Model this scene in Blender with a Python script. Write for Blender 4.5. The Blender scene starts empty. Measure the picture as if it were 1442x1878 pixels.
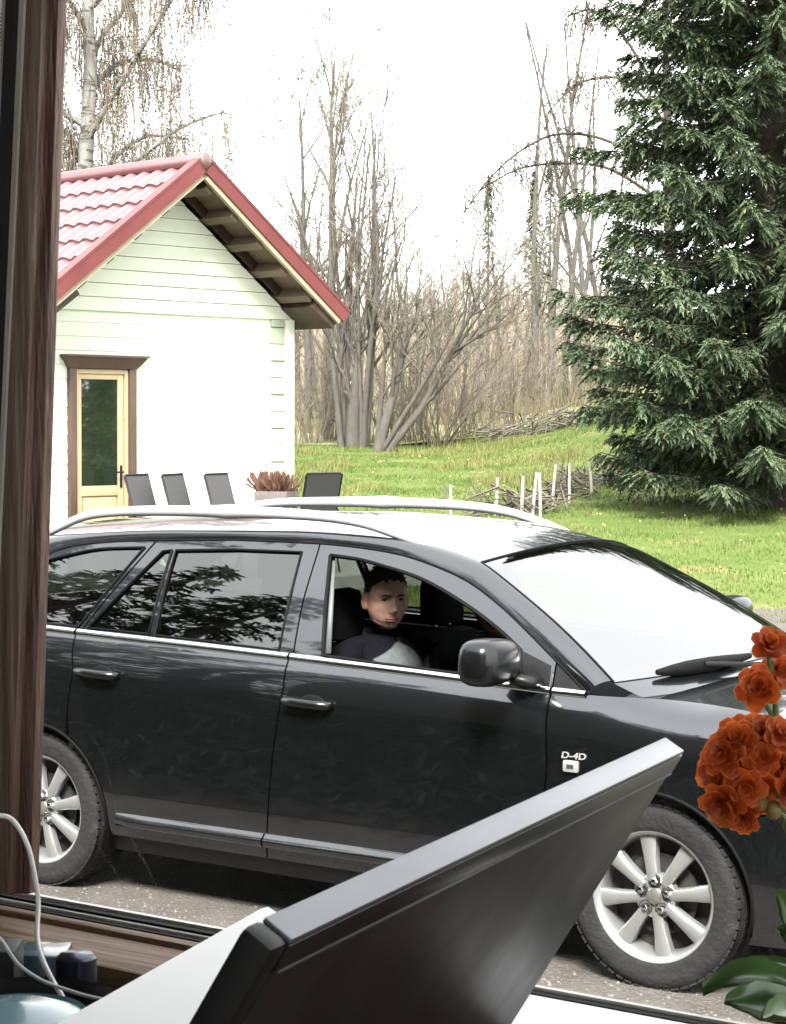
import bpy, bmesh, math, random
import numpy as np
from mathutils import Vector, Matrix, Euler
R = math.radians
random.seed(7); np.random.seed(7)
scene = bpy.context.scene
col = scene.collection

# ------------------------------------------------------------------ camera
FPX = 3764.0                      # focal length in pixels of the 1442 px wide photograph
CAMP = Vector((5.617, -6.913, 1.888))
YAW, PITCH, ROLL = R(123.02), R(-2.68), 0.004
FH = Vector((math.cos(YAW), math.sin(YAW), 0)); RH = Vector((FH.y, -FH.x, 0))
FW = FH * math.cos(PITCH) + Vector((0, 0, math.sin(PITCH)))
_u = RH.cross(FW)
RT = RH * math.cos(ROLL) + _u * math.sin(ROLL)
UP = -RH * math.sin(ROLL) + _u * math.cos(ROLL)
cd = bpy.data.cameras.new('camera'); cam = bpy.data.objects.new('camera', cd); col.objects.link(cam)
cd.sensor_fit = 'HORIZONTAL'; cd.sensor_width = 36.0; cd.lens = 36.0 * FPX / 1442.0
cd.clip_start = 0.02; cd.clip_end = 3000
cd.dof.use_dof = True; cd.dof.focus_distance = 7.0; cd.dof.aperture_fstop = 160.0
cam.matrix_world = Matrix(((RT.x, UP.x, -FW.x, CAMP.x), (RT.y, UP.y, -FW.y, CAMP.y), (RT.z, UP.z, -FW.z, CAMP.z), (0, 0, 0, 1)))
scene.camera = cam

# ------------------------------------------------------------------ sky, sun, exposure
SUN_AZ, SUN_EL = R(-62), R(48)       # direction towards the sun, seen from the car
w = bpy.data.worlds.new('World'); scene.world = w; w.use_nodes = True
nt = w.node_tree; nt.nodes.clear()
sky = nt.nodes.new('ShaderNodeTexSky'); sky.sky_type = 'NISHITA'; sky.sun_disc = False
sky.sun_elevation = SUN_EL; sky.sun_rotation = math.pi / 2 - SUN_AZ
sky.air_density = 1.0; sky.dust_density = 1.5; sky.ozone_density = 1.0
hs = nt.nodes.new('ShaderNodeHueSaturation'); hs.inputs['Saturation'].default_value = 0.12
gm = nt.nodes.new('ShaderNodeGamma'); gm.inputs['Gamma'].default_value = 0.35   # an even, overcast dome
bg = nt.nodes.new('ShaderNodeBackground'); bg.inputs['Strength'].default_value = 0.15
wo = nt.nodes.new('ShaderNodeOutputWorld')
nt.links.new(sky.outputs[0], hs.inputs['Color']); nt.links.new(hs.outputs[0], gm.inputs['Color']); nt.links.new(gm.outputs[0], bg.inputs['Color']); nt.links.new(bg.outputs[0], wo.inputs['Surface'])
sl = bpy.data.lights.new('sun', 'SUN'); sl.energy = 0.8; sl.angle = R(16); sl.color = (1.0, 0.96, 0.9)
so = bpy.data.objects.new('sun', sl); col.objects.link(so)
sd = Vector((math.cos(SUN_EL) * math.cos(SUN_AZ), math.cos(SUN_EL) * math.sin(SUN_AZ), math.sin(SUN_EL)))
so.rotation_euler = sd.to_track_quat('Z', 'Y').to_euler(); so.location = (0, -20, 30)
vs = scene.view_settings; vs.view_transform = 'Standard'; vs.look = 'None'; vs.gamma = 1.0; vs.exposure = 4.0
vs.use_curve_mapping = False
scene.cycles.use_denoising = True
scene.cycles.max_bounces = 8; scene.cycles.transparent_max_bounces = 12; scene.cycles.glossy_bounces = 4
scene.cycles.sample_clamp_indirect = 8.0; scene.cycles.caustics_reflective = False; scene.cycles.caustics_refractive = False

# ------------------------------------------------------------------ helpers
def P(px, py, D):
    """world point at a pixel of the photograph and a distance along the view axis"""
    return CAMP + (FW + RT * ((px - 721) / FPX) - UP * ((py - 939) / FPX)) * D
def sstep(a, b, x):
    t = np.clip((x - a) / (b - a), 0, 1); return t * t * (3 - 2 * t)
def gz(x, y):
    """ground height"""
    D = (x - CAMP.x) * FH.x + (y - CAMP.y) * FH.y; L = (x - CAMP.x) * RH.x + (y - CAMP.y) * RH.y
    z = 0.0355 * np.maximum(0, np.sqrt((D - 9.0) ** 2 * (D > 9.0) + 0.3) - 0.55)
    z = z + 0.95 * sstep(0.8, 6.0, L) * sstep(30, 46, D) - 0.6 * sstep(48, 58, D) * sstep(0.8, 6, L)
    z = z + 0.10 * sstep(3.0, 6.5, L) * np.exp(-((D - 29) / 4.0) ** 2)
    z = z + 0.03 * np.maximum(0, D - 60) - 0.028 * np.maximum(0, D - 230)
    z = z + 0.02 * np.sin(x * 1.3 + 0.7 * y) * sstep(14, 22, D) + 0.015 * np.sin(y * 2.1 - x * 0.6) * sstep(14, 22, D)
    return z
def gnd(px, py):
    lo, hi = 8.0, 200.0
    D = 8.0
    while D < 200:
        p = P(px, py, D)
        if p.z <= float(gz(p.x, p.y)): break
        D += 0.05
    return P(px, py, D), D
def onground(D, L):
    x = CAMP.x + FH.x * D + RH.x * L; y = CAMP.y + FH.y * D + RH.y * L
    return Vector((x, y, float(gz(x, y))))

def tag(o, label=None, cat=None, group=None, kind=None):
    if label: o['label'] = label
    if cat: o['category'] = cat
    if group: o['group'] = group
    if kind: o['kind'] = kind
    return o
def empty(name, loc=(0, 0, 0), rz=0.0):
    o = bpy.data.objects.new(name, None); o.empty_display_size = 0.1
    o.location = loc; o.rotation_euler = (0, 0, rz); col.objects.link(o); return o
def link(name, me, mat=None, parent=None, loc=None, rot=None):
    o = bpy.data.objects.new(name, me)
    if mat is not None and len(me.materials) == 0: me.materials.append(mat)
    col.objects.link(o)
    if parent is not None: o.parent = parent
    if loc is not None: o.location = loc
    if rot is not None: o.rotation_euler = rot
    return o

class MB:
    """collects shapes into one mesh"""
    def __init__(s): s.v = []; s.f = []; s.m = []; s.mi = 0
    def quad_pts(s, pts):
        n = len(s.v); s.v += [tuple(p) for p in pts]; s.f.append(tuple(range(n, n + len(pts)))); s.m.append(s.mi)
    def poly(s, vs, fs):
        n = len(s.v); s.v += [tuple(p) for p in vs]
        for f in fs: s.f.append(tuple(i + n for i in f)); s.m.append(s.mi)
    def box(s, c, d, M=None):
        x, y, z = d[0] / 2, d[1] / 2, d[2] / 2
        vs = [Vector((sx * x, sy * y, sz * z)) for sz in (-1, 1) for sy in (-1, 1) for sx in (-1, 1)]
        if M is not None: vs = [M @ v for v in vs]
        vs = [v + Vector(c) for v in vs]
        s.poly(vs, [(0, 2, 3, 1), (4, 5, 7, 6), (0, 1, 5, 4), (2, 6, 7, 3), (0, 4, 6, 2), (1, 3, 7, 5)])
    def hexa(s, b, t):
        """b, t: four points each (bottom and top loops)"""
        s.poly(list(b) + list(t), [(3, 2, 1, 0), (4, 5, 6, 7), (0, 1, 5, 4), (1, 2, 6, 5), (2, 3, 7, 6), (3, 0, 4, 7)])
    def tube(s, path, rad, n=8, cap=True, flat=1.0):
        path = [Vector(p) for p in path]; N = len(path)
        if not hasattr(rad, '__len__'): rad = [rad] * N
        base = len(s.v); prev = None
        for i, p in enumerate(path):
            t = (path[min(i + 1, N - 1)] - path[max(i - 1, 0)])
            if t.length < 1e-9: t = Vector((0, 0, 1))
            t.normalize()
            if prev is None:
                a = Vector((0, 0, 1)) if abs(t.z) < 0.9 else Vector((1, 0, 0))
                u = t.cross(a).normalized()
            else:
                u = (prev - t * prev.dot(t))
                u = u.normalized() if u.length > 1e-6 else t.orthogonal().normalized()
            prev = u; v = t.cross(u)
            for k in range(n):
                an = 2 * math.pi * k / n
                q = p + (u * math.cos(an) + v * math.sin(an) * flat) * rad[i]
                s.v.append((q.x, q.y, q.z))
        for i in range(N - 1):
            for k in range(n):
                a = base + i * n + k; b = base + i * n + (k + 1) % n
                s.f.append((a, b, b + n, a + n)); s.m.append(s.mi)
        if cap:
            s.f.append(tuple(base + k for k in range(n))[::-1]); s.m.append(s.mi)
            s.f.append(tuple(base + (N - 1) * n + k for k in range(n))); s.m.append(s.mi)
    def lathe(s, prof, n=32, M=None, closed=False):
        """prof: (r, z) pairs turned about the z axis"""
        base = len(s.v); N = len(prof)
        for r, z in prof:
            for k in range(n):
                an = 2 * math.pi * k / n; v = Vector((r * math.cos(an), r * math.sin(an), z))
                if M is not None: v = M @ v
                s.v.append(tuple(v))
        for i in range(N - 1 + (1 if closed else 0)):
            j = (i + 1) % N
            for k in range(n):
                s.f.append((base + i * n + k, base + i * n + (k + 1) % n, base + j * n + (k + 1) % n, base + j * n + k)); s.m.append(s.mi)
    def grid(s, pts, flip=False):
        """pts: rows of points"""
        base = len(s.v); h = len(pts); wd = len(pts[0])
        for r in pts:
            for p in r: s.v.append(tuple(p))
        for i in range(h - 1):
            for j in range(wd - 1):
                q = (base + i * wd + j, base + i * wd + j + 1, base + (i + 1) * wd + j + 1, base + (i + 1) * wd + j)
                s.f.append(q[::-1] if flip else q); s.m.append(s.mi)
    def ellipsoid(s, c, r, n=12, m=8, M=None):
        base = len(s.v)
        for i in range(m + 1):
            th = math.pi * i / m
            for k in range(n):
                an = 2 * math.pi * k / n
                v = Vector((r[0] * math.sin(th) * math.cos(an), r[1] * math.sin(th) * math.sin(an), r[2] * math.cos(th)))
                if M is not None: v = M @ v
                s.v.append(tuple(v + Vector(c)))
        for i in range(m):
            for k in range(n):
                s.f.append((base + i * n + k, base + (i + 1) * n + k, base + (i + 1) * n + (k + 1) % n, base + i * n + (k + 1) % n)); s.m.append(s.mi)
    def mesh(s, name, smooth=None):
        me = bpy.data.meshes.new(name); me.from_pydata(s.v, [], s.f); me.update()
        if any(s.m): me.polygons.foreach_set('material_index', s.m)
        if smooth is not None:
            me.polygons.foreach_set('use_smooth', [True] * len(me.polygons))
            if smooth < 180: me.set_sharp_from_angle(angle=R(smooth))
        return me
    def build(s, name, mat, parent=None, smooth=None, loc=None, rot=None, bevel=0.0):
        me = s.mesh(name, smooth)
        if bevel:
            bm = bmesh.new(); bm.from_mesh(me); bmesh.ops.remove_doubles(bm, verts=bm.verts, dist=1e-6)
            es = [e for e in bm.edges if len(e.link_faces) == 2 and e.calc_face_angle(0) > R(30)]
            bmesh.ops.bevel(bm, geom=es, offset=bevel, segments=2, affect='EDGES', profile=0.6, clamp_overlap=True)
            bm.to_mesh(me); bm.free()
            me.polygons.foreach_set('use_smooth', [True] * len(me.polygons)); me.set_sharp_from_angle(angle=R(40))
        for m_ in (mat if isinstance(mat, (list, tuple)) else [mat]): me.materials.append(m_)
        return link(name, me, None, parent, loc, rot)

def cr(pts, n=8):
    """Catmull-Rom through points"""
    pts = [np.array(p, float) for p in pts]; out = []
    for i in range(len(pts) - 1):
        p0 = pts[max(i - 1, 0)]; p1 = pts[i]; p2 = pts[i + 1]; p3 = pts[min(i + 2, len(pts) - 1)]
        for k in range(n):
            t = k / n
            out.append(0.5 * (2 * p1 + (p2 - p0) * t + (2 * p0 - 5 * p1 + 4 * p2 - p3) * t * t + (3 * p1 - p0 - 3 * p2 + p3) * t ** 3))
    out.append(pts[-1]); return out

# ------------------------------------------------------------------ materials
MATS = {}
def mat(name, c1, c2=None, scale=6.0, rough=0.6, rough2=None, metal=0.0, bump=0.0, bscale=None, coat=0.0, spec=0.5, ior=1.5,
        detail=6.0, stretch=(1, 1, 1), lo=0.35, hi=0.65, c3=None, scale3=40.0, lo3=0.6, hi3=0.7, coords='Object', emit=0.0, sub=0.0, trans=0.0, coatrough=0.03):
    m = bpy.data.materials.new(name); m.use_nodes = True; t = m.node_tree; b = t.nodes['Principled BSDF']
    def S(k, v):
        if k in b.inputs: b.inputs[k].default_value = v
    S('Base Color', (*c1, 1)); S('Roughness', rough); S('Metallic', metal); S('Coat Weight', coat); S('Coat Roughness', coatrough)
    S('Specular IOR Level', spec); S('IOR', ior)
    if sub: S('Subsurface Weight', sub); S('Subsurface Radius', (0.02, 0.008, 0.004)); S('Subsurface Scale', 1.0)
    tc = t.nodes.new('ShaderNodeTexCoord'); mp = t.nodes.new('ShaderNodeMapping'); mp.inputs['Scale'].default_value = stretch
    t.links.new(tc.outputs[coords], mp.inputs['Vector'])
    if c2 is not None:
        nz = t.nodes.new('ShaderNodeTexNoise'); nz.inputs['Scale'].default_value = scale; nz.inputs['Detail'].default_value = detail
        nz.inputs['Roughness'].default_value = 0.62
        t.links.new(mp.outputs[0], nz.inputs['Vector'])
        rp = t.nodes.new('ShaderNodeMapRange'); rp.inputs['From Min'].default_value = lo; rp.inputs['From Max'].default_value = hi
        t.links.new(nz.outputs['Fac'], rp.inputs['Value'])
        mx = t.nodes.new('ShaderNodeMix'); mx.data_type = 'RGBA'
        mx.inputs['A'].default_value = (*c1, 1); mx.inputs['B'].default_value = (*c2, 1)
        t.links.new(rp.outputs[0], mx.inputs['Factor']); outc = mx.outputs['Result']
        if c3 is not None:
            n3 = t.nodes.new('ShaderNodeTexNoise'); n3.inputs['Scale'].default_value = scale3; n3.inputs['Detail'].default_value = 4
            t.links.new(mp.outputs[0], n3.inputs['Vector'])
            r3 = t.nodes.new('ShaderNodeMapRange'); r3.inputs['From Min'].default_value = lo3; r3.inputs['From Max'].default_value = hi3
            t.links.new(n3.outputs['Fac'], r3.inputs['Value'])
            m3 = t.nodes.new('ShaderNodeMix'); m3.data_type = 'RGBA'; m3.inputs['B'].default_value = (*c3, 1)
            t.links.new(outc, m3.inputs['A']); t.links.new(r3.outputs[0], m3.inputs['Factor']); outc = m3.outputs['Result']
        t.links.new(outc, b.inputs['Base Color'])
        if rough2 is not None:
            rr = t.nodes.new('ShaderNodeMapRange'); rr.inputs['To Min'].default_value = rough; rr.inputs['To Max'].default_value = rough2
            t.links.new(rp.outputs[0], rr.inputs['Value']); t.links.new(rr.outputs[0], b.inputs['Roughness'])
    if bump:
        nb = t.nodes.new('ShaderNodeTexNoise'); nb.inputs['Scale'].default_value = bscale or scale * 3; nb.inputs['Detail'].default_value = 6
        t.links.new(mp.outputs[0], nb.inputs['Vector'])
        bp = t.nodes.new('ShaderNodeBump'); bp.inputs['Strength'].default_value = min(1.0, bump); bp.inputs['Distance'].default_value = 0.02
        t.links.new(nb.outputs['Fac'], bp.inputs['Height']); t.links.new(bp.outputs[0], b.inputs['Normal'])
    if emit: S('Emission Color', (*c1, 1)); S('Emission Strength', emit)
    MATS[name] = m; return m
# ------------------------------------------------------------------ ground, drive, grass
def grid_axis(segs):
    out = []
    for a, b, st in segs: out += list(np.arange(a, b, st))
    return out + [segs[-1][1]]
Ds = grid_axis([(-60, 0, 10), (0, 14, 1.0), (14, 60, 0.8), (60, 140, 5), (140, 600, 40)])
Ls = grid_axis([(-300, -40, 40), (-40, -12, 4), (-12, 16, 0.8), (16, 40, 4), (40, 300, 40)])
m_lawn = mat('lawn', (0.0730, 0.1115, 0.0253), (0.1174, 0.1430, 0.0429), scale=0.55, rough=0.95, bump=0.7, bscale=9, detail=10, c3=(0.1824, 0.1502, 0.0702), scale3=1.1, lo3=0.56, hi3=0.72, spec=0.1)
mb = MB()
mb.grid([[(CAMP.x + FH.x * D + RH.x * L, CAMP.y + FH.y * D + RH.y * L, float(gz(CAMP.x + FH.x * D + RH.x * L, CAMP.y + FH.y * D + RH.y * L))) for L in Ls] for D in Ds], flip=True)
tag(mb.build('lawn_ground', m_lawn, smooth=180), kind='structure', label='green spring lawn rising gently towards the woods', cat='lawn')
m_drive = mat('drive', (0.085, 0.076, 0.066), (0.125, 0.113, 0.10), scale=3.5, rough=0.95, bump=0.9, bscale=55, detail=12, c3=(0.19, 0.18, 0.16), scale3=90, lo3=0.58, hi3=0.68, spec=0.2)
mb = MB()
rows = []
for i, D in enumerate(np.arange(-14, 16.01, 1.0)):
    row = []
    for L in np.arange(-16, 20.1, 1.0):
        d = D + (0.35 * math.sin(L * 0.9) + 0.2 * math.sin(L * 2.3) if D > 15.5 else 0) + (0.9 * max(0, -L - 0) * 0.15 + 1.3 * float(sstep(2.2, 3.4, L)) if D > 15.5 else 0)
        x = CAMP.x + FH.x * d + RH.x * L; y = CAMP.y + FH.y * d + RH.y * L
        row.append((x, y, float(gz(x, y)) + 0.008))
    rows.append(row)
mb.grid(rows, flip=True)
tag(mb.build('driveway', m_drive, smooth=180), kind='structure', label='grey brown compacted gravel driveway under the car', cat='driveway')
# loose stones on the drive
m_stone = mat('loose_stone', (0.10, 0.092, 0.082), (0.20, 0.19, 0.17), scale=14, rough=0.9)
mb = MB(); rnd = random.Random(3)
for k in range(2600):
    x = rnd.uniform(-1.5, 4.2); y = rnd.uniform(-3.4, 1.6) if rnd.random() < 0.5 else rnd.gauss(-1.2, 0.25)
    s = rnd.uniform(0.003, 0.0095); z = float(gz(x, y)) + 0.008
    vs = [(x + s * rnd.uniform(.6, 1.3), y, z), (x, y + s * rnd.uniform(.6, 1.3), z), (x - s * rnd.uniform(.6, 1.3), y, z), (x, y - s * rnd.uniform(.6, 1.3), z), (x + rnd.uniform(-s, s) * .3, y, z + s * rnd.uniform(.5, 1.0))]
    mb.poly(vs, [(0, 1, 4), (1, 2, 4), (2, 3, 4), (3, 0, 4)])
tag(mb.build('gravel', m_stone), kind='stuff', label='small loose stones scattered on the driveway', cat='gravel')
# grass blades and dandelions
m_blade = mat('grass_blade', (0.0692, 0.1158, 0.0243), (0.1318, 0.1663, 0.0507), scale=1.4, rough=0.8, spec=0.15, c3=(0.2141, 0.1782, 0.0910), scale3=2.0, lo3=0.56, hi3=0.7)
def blades(name, n, Dr, Lr, h, label, m, dens=None, seed=1):
    rg = np.random.RandomState(seed)
    D = rg.uniform(Dr[0] ** 0.6, Dr[1] ** 0.6, n) ** (1 / 0.6); L = rg.uniform(-1, 1, n)
    L = (Lr[0] + Lr[1]) / 2 + L * (Lr[1] - Lr[0]) / 2
    x = CAMP.x + FH.x * D + RH.x * L; y = CAMP.y + FH.y * D + RH.y * L
    keep = np.ones(n, bool) if dens is None else dens(D, L, x, y, rg)
    x, y, D = x[keep], y[keep], D[keep]; n = len(x); z = gz(x, y)
    an = rg.uniform(0, 2 * np.pi, n); hh = h * rg.uniform(0.5, 1.3, n) * (0.8 + 0.5 * np.sin(x * 2.1 + y * 1.3) * np.sin(x * 0.9 - y * 1.7)); wd = 0.006 + 0.00022 * D
    lean = rg.uniform(0, 0.6, n) * hh; la = rg.uniform(0, 2 * np.pi, n)
    V = np.empty((n, 3, 3))
    V[:, 0] = np.stack([x - np.cos(an) * wd, y - np.sin(an) * wd, z - 0.005], 1)
    V[:, 1] = np.stack([x + np.cos(an) * wd, y + np.sin(an) * wd, z - 0.005], 1)
    V[:, 2] = np.stack([x + np.cos(la) * lean, y + np.sin(la) * lean, z + hh], 1)
    me = bpy.data.meshes.new(name); me.from_pydata(V.reshape(-1, 3).tolist(), [], np.arange(3 * n).reshape(-1, 3).tolist()); me.materials.append(m)
    return tag(link(name, me), kind='stuff', label=label, cat='grass')
blades('grass', 150000, (16.3, 46), (-6, 11), 0.048, 'short fresh grass blades covering the lawn', m_blade)
m_dry = mat('dry_grass', (0.1820, 0.1690, 0.0715), (0.1300, 0.1495, 0.0455), scale=2, rough=0.9, spec=0.1)
blades('dry_grass', 26000, (30, 47), (-2, 9), 0.17, 'tall yellowed tufts of last years grass on the bank', m_dry, dens=lambda D, L, x, y, rg: rg.rand(len(D)) < sstep(0.1, 0.7, np.sin(x * 1.1) * np.sin(y * 0.9 + 1) + 0.4 * np.sin(x * 3.1 + y)), seed=5)
m_dand = mat('dandelion', (0.75, 0.6, 0.06), (0.8, 0.75, 0.3), scale=30, rough=0.8)
mb = MB(); rg = random.Random(12)
for k in range(110):
    D = rg.uniform(17, 40); L = rg.uniform(1.0, 7.5) if k % 3 else rg.uniform(-3, 4)
    p = onground(D, L) + Vector((0, 0, rg.uniform(0.04, 0.09))); s = 0.013
    mb.poly([p + Vector((s * math.cos(a), s * math.sin(a), 0)) for a in np.arange(0, 6.28, 1.047)] + [p + Vector((0, 0, 0.012)), p - Vector((0, 0, 0.01))], [(i, (i + 1) % 6, 6) for i in range(6)] + [((i + 1) % 6, i, 7) for i in range(6)])
tag(mb.build('dandelion_flowers', m_dand), kind='stuff', label='tiny yellow dandelion heads scattered over the lawn', cat='flowers')

# ------------------------------------------------------------------ small timber house
HA = math.atan2(0.97823, 0.20751)
HO = Vector((-6.652, 7.172, 0.30))
m_side = mat('pale_green_siding', (0.62, 0.67, 0.54), (0.68, 0.72, 0.60), scale=2.5, rough=0.7, bump=0.12, bscale=60, stretch=(0.3, 1, 3))
m_logend = mat('log_end', (0.33, 0.39, 0.28), (0.40, 0.45, 0.34), scale=4, rough=0.8, bump=0.15, bscale=50)
m_plinth = mat('plinth', (0.35, 0.34, 0.32), (0.45, 0.44, 0.41), scale=6, rough=0.9, bump=0.4)
m_roof = mat('red_tile_metal', (0.105, 0.034, 0.038), (0.13, 0.045, 0.05), scale=3, rough=0.38, spec=0.8, coat=1.0, coatrough=0.25)
m_barge = mat('red_barge', (0.1105, 0.0204, 0.0204), (0.1445, 0.0289, 0.0281), scale=4, rough=0.4)
m_cream = mat('cream_trim', (0.30, 0.25, 0.17), (0.36, 0.30, 0.21), scale=7, rough=0.7)
m_soffit = mat('soffit_wood', (0.1050, 0.0756, 0.0490), (0.1470, 0.1085, 0.0735), scale=9, rough=0.8, bump=0.3, stretch=(1, 0.15, 1))
m_dbrown = mat('dark_brown_wood', (0.030, 0.016, 0.011), (0.05, 0.028, 0.019), scale=10, rough=0.6, bump=0.3, stretch=(1, 1, 0.15))
m_door = mat('yellow_door_paint', (0.36, 0.275, 0.15), (0.41, 0.32, 0.19), scale=5, rough=0.45)
m_casing = mat('brown_casing', (0.055, 0.032, 0.021), (0.08, 0.048, 0.032), scale=12, rough=0.6, stretch=(1, 1, 0.15), bump=0.2)
m_doorglass = mat('door_glass', (0.012, 0.02, 0.010), rough=0.02, spec=1.0, ior=1.9)
m_black = mat('black_plastic', (0.004, 0.004, 0.0045), (0.007, 0.007, 0.0075), scale=30, rough=0.5, spec=0.25)
house = empty('sauna_house', HO, HA)
tag(house, 'small pale green timber house with red tiled roof and glazed yellow door', 'house')
XL, XR, XC, ZE, SL = -0.70, 2.26, 0.76, 2.52, 0.745
APEX = 3.64; HLEN = 5.2
# board cladding, each board its own piece
def hboard(z0, z1, xl0, xr0, xl1, xr1, y=0.0, proud=0.0, mt=m_side, name='siding_board', lip=0.006):
    m = MB(); th = 0.028
    yb = y - proud - lip; yt = y - proud
    m.hexa([(xl0, yb, z0), (xr0, yb, z0), (xr0, y + th, z0), (xl0, y + th, z0)], [(xl1, yt, z1), (xr1, yt, z1), (xr1, y + th, z1), (xl1, y + th, z1)])
    m.build(name, mt, house)
bz = 0.126; z = 0.02
DL, DR, DT = -0.40, 0.34, 2.02
while z < ZE - 0.01:
    z1 = min(z + bz - 0.0015, ZE)
    if z < DT - 0.02:
        hboard(z, z1, XL, DL, XL, DL); hboard(z, z1, DR, XR - 0.26, DR, XR - 0.26)
    else: hboard(z, z1, XL, XR - 0.26, XL, XR - 0.26)
    z += bz
z = ZE + 0.0; k = 0
ov = 0.13
while z < APEX - 0.03:
    z1 = min(z + bz - 0.005, APEX)
    hw0 = (APEX - z) / SL + 0.02; hw1 = max(0.015, (APEX - z1) / SL + 0.02)
    hboard(z, z1, XC - hw0, XC + hw0, XC - hw1, XC + hw1, proud=0.018, lip=0.011)
    z += bz
# log corner: stacked ends with joints and a white corner board
z = 0.0; k = 0
while z < ZE - 0.02:
    z1 = min(z + 0.157, ZE - 0.003); m = MB(); pr = 0.03 if k % 2 else 0.022
    m.hexa([(XR - 0.258, -pr, z), (XR - 0.09, -pr, z), (XR - 0.09, 0.03, z), (XR - 0.258, 0.03, z)], [(XR - 0.258, -pr + 0.004, z1), (XR - 0.09, -pr + 0.004, z1), (XR - 0.09, 0.03, z1), (XR - 0.258, 0.03, z1)])
    m.build('log_end', m_logend, house, bevel=0.006); z += 0.163; k += 1
m = MB(); m.box((XR - 0.035, -0.012, ZE / 2), (0.105, 0.07, ZE - 0.004)); m.build('corner_board', m_side, house, bevel=0.004)
# carcass
m = MB()
m.box((XC, HLEN / 2 + 0.03, ZE / 2), (XR - XL - 0.02, HLEN - 0.0, ZE - 0.02)); m.build('wall', m_side, house)
m = MB(); m.poly([(XL, 0.03, ZE - 0.012), (XR, 0.03, ZE - 0.012), (XC, 0.03, APEX - 0.06), (XL, HLEN, ZE - 0.012), (XR, HLEN, ZE - 0.012), (XC, HLEN, APEX - 0.06)], [(0, 1, 2), (5, 4, 3), (0, 2, 5, 3), (1, 4, 5, 2)]); m.build('gable_wall', m_side, house)
m = MB(); m.box((XC, HLEN / 2 - 0.01, -0.09), (XR - XL + 0.06, HLEN + 0.1, 0.20)); m.build('plinth', m_plinth, house)
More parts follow.
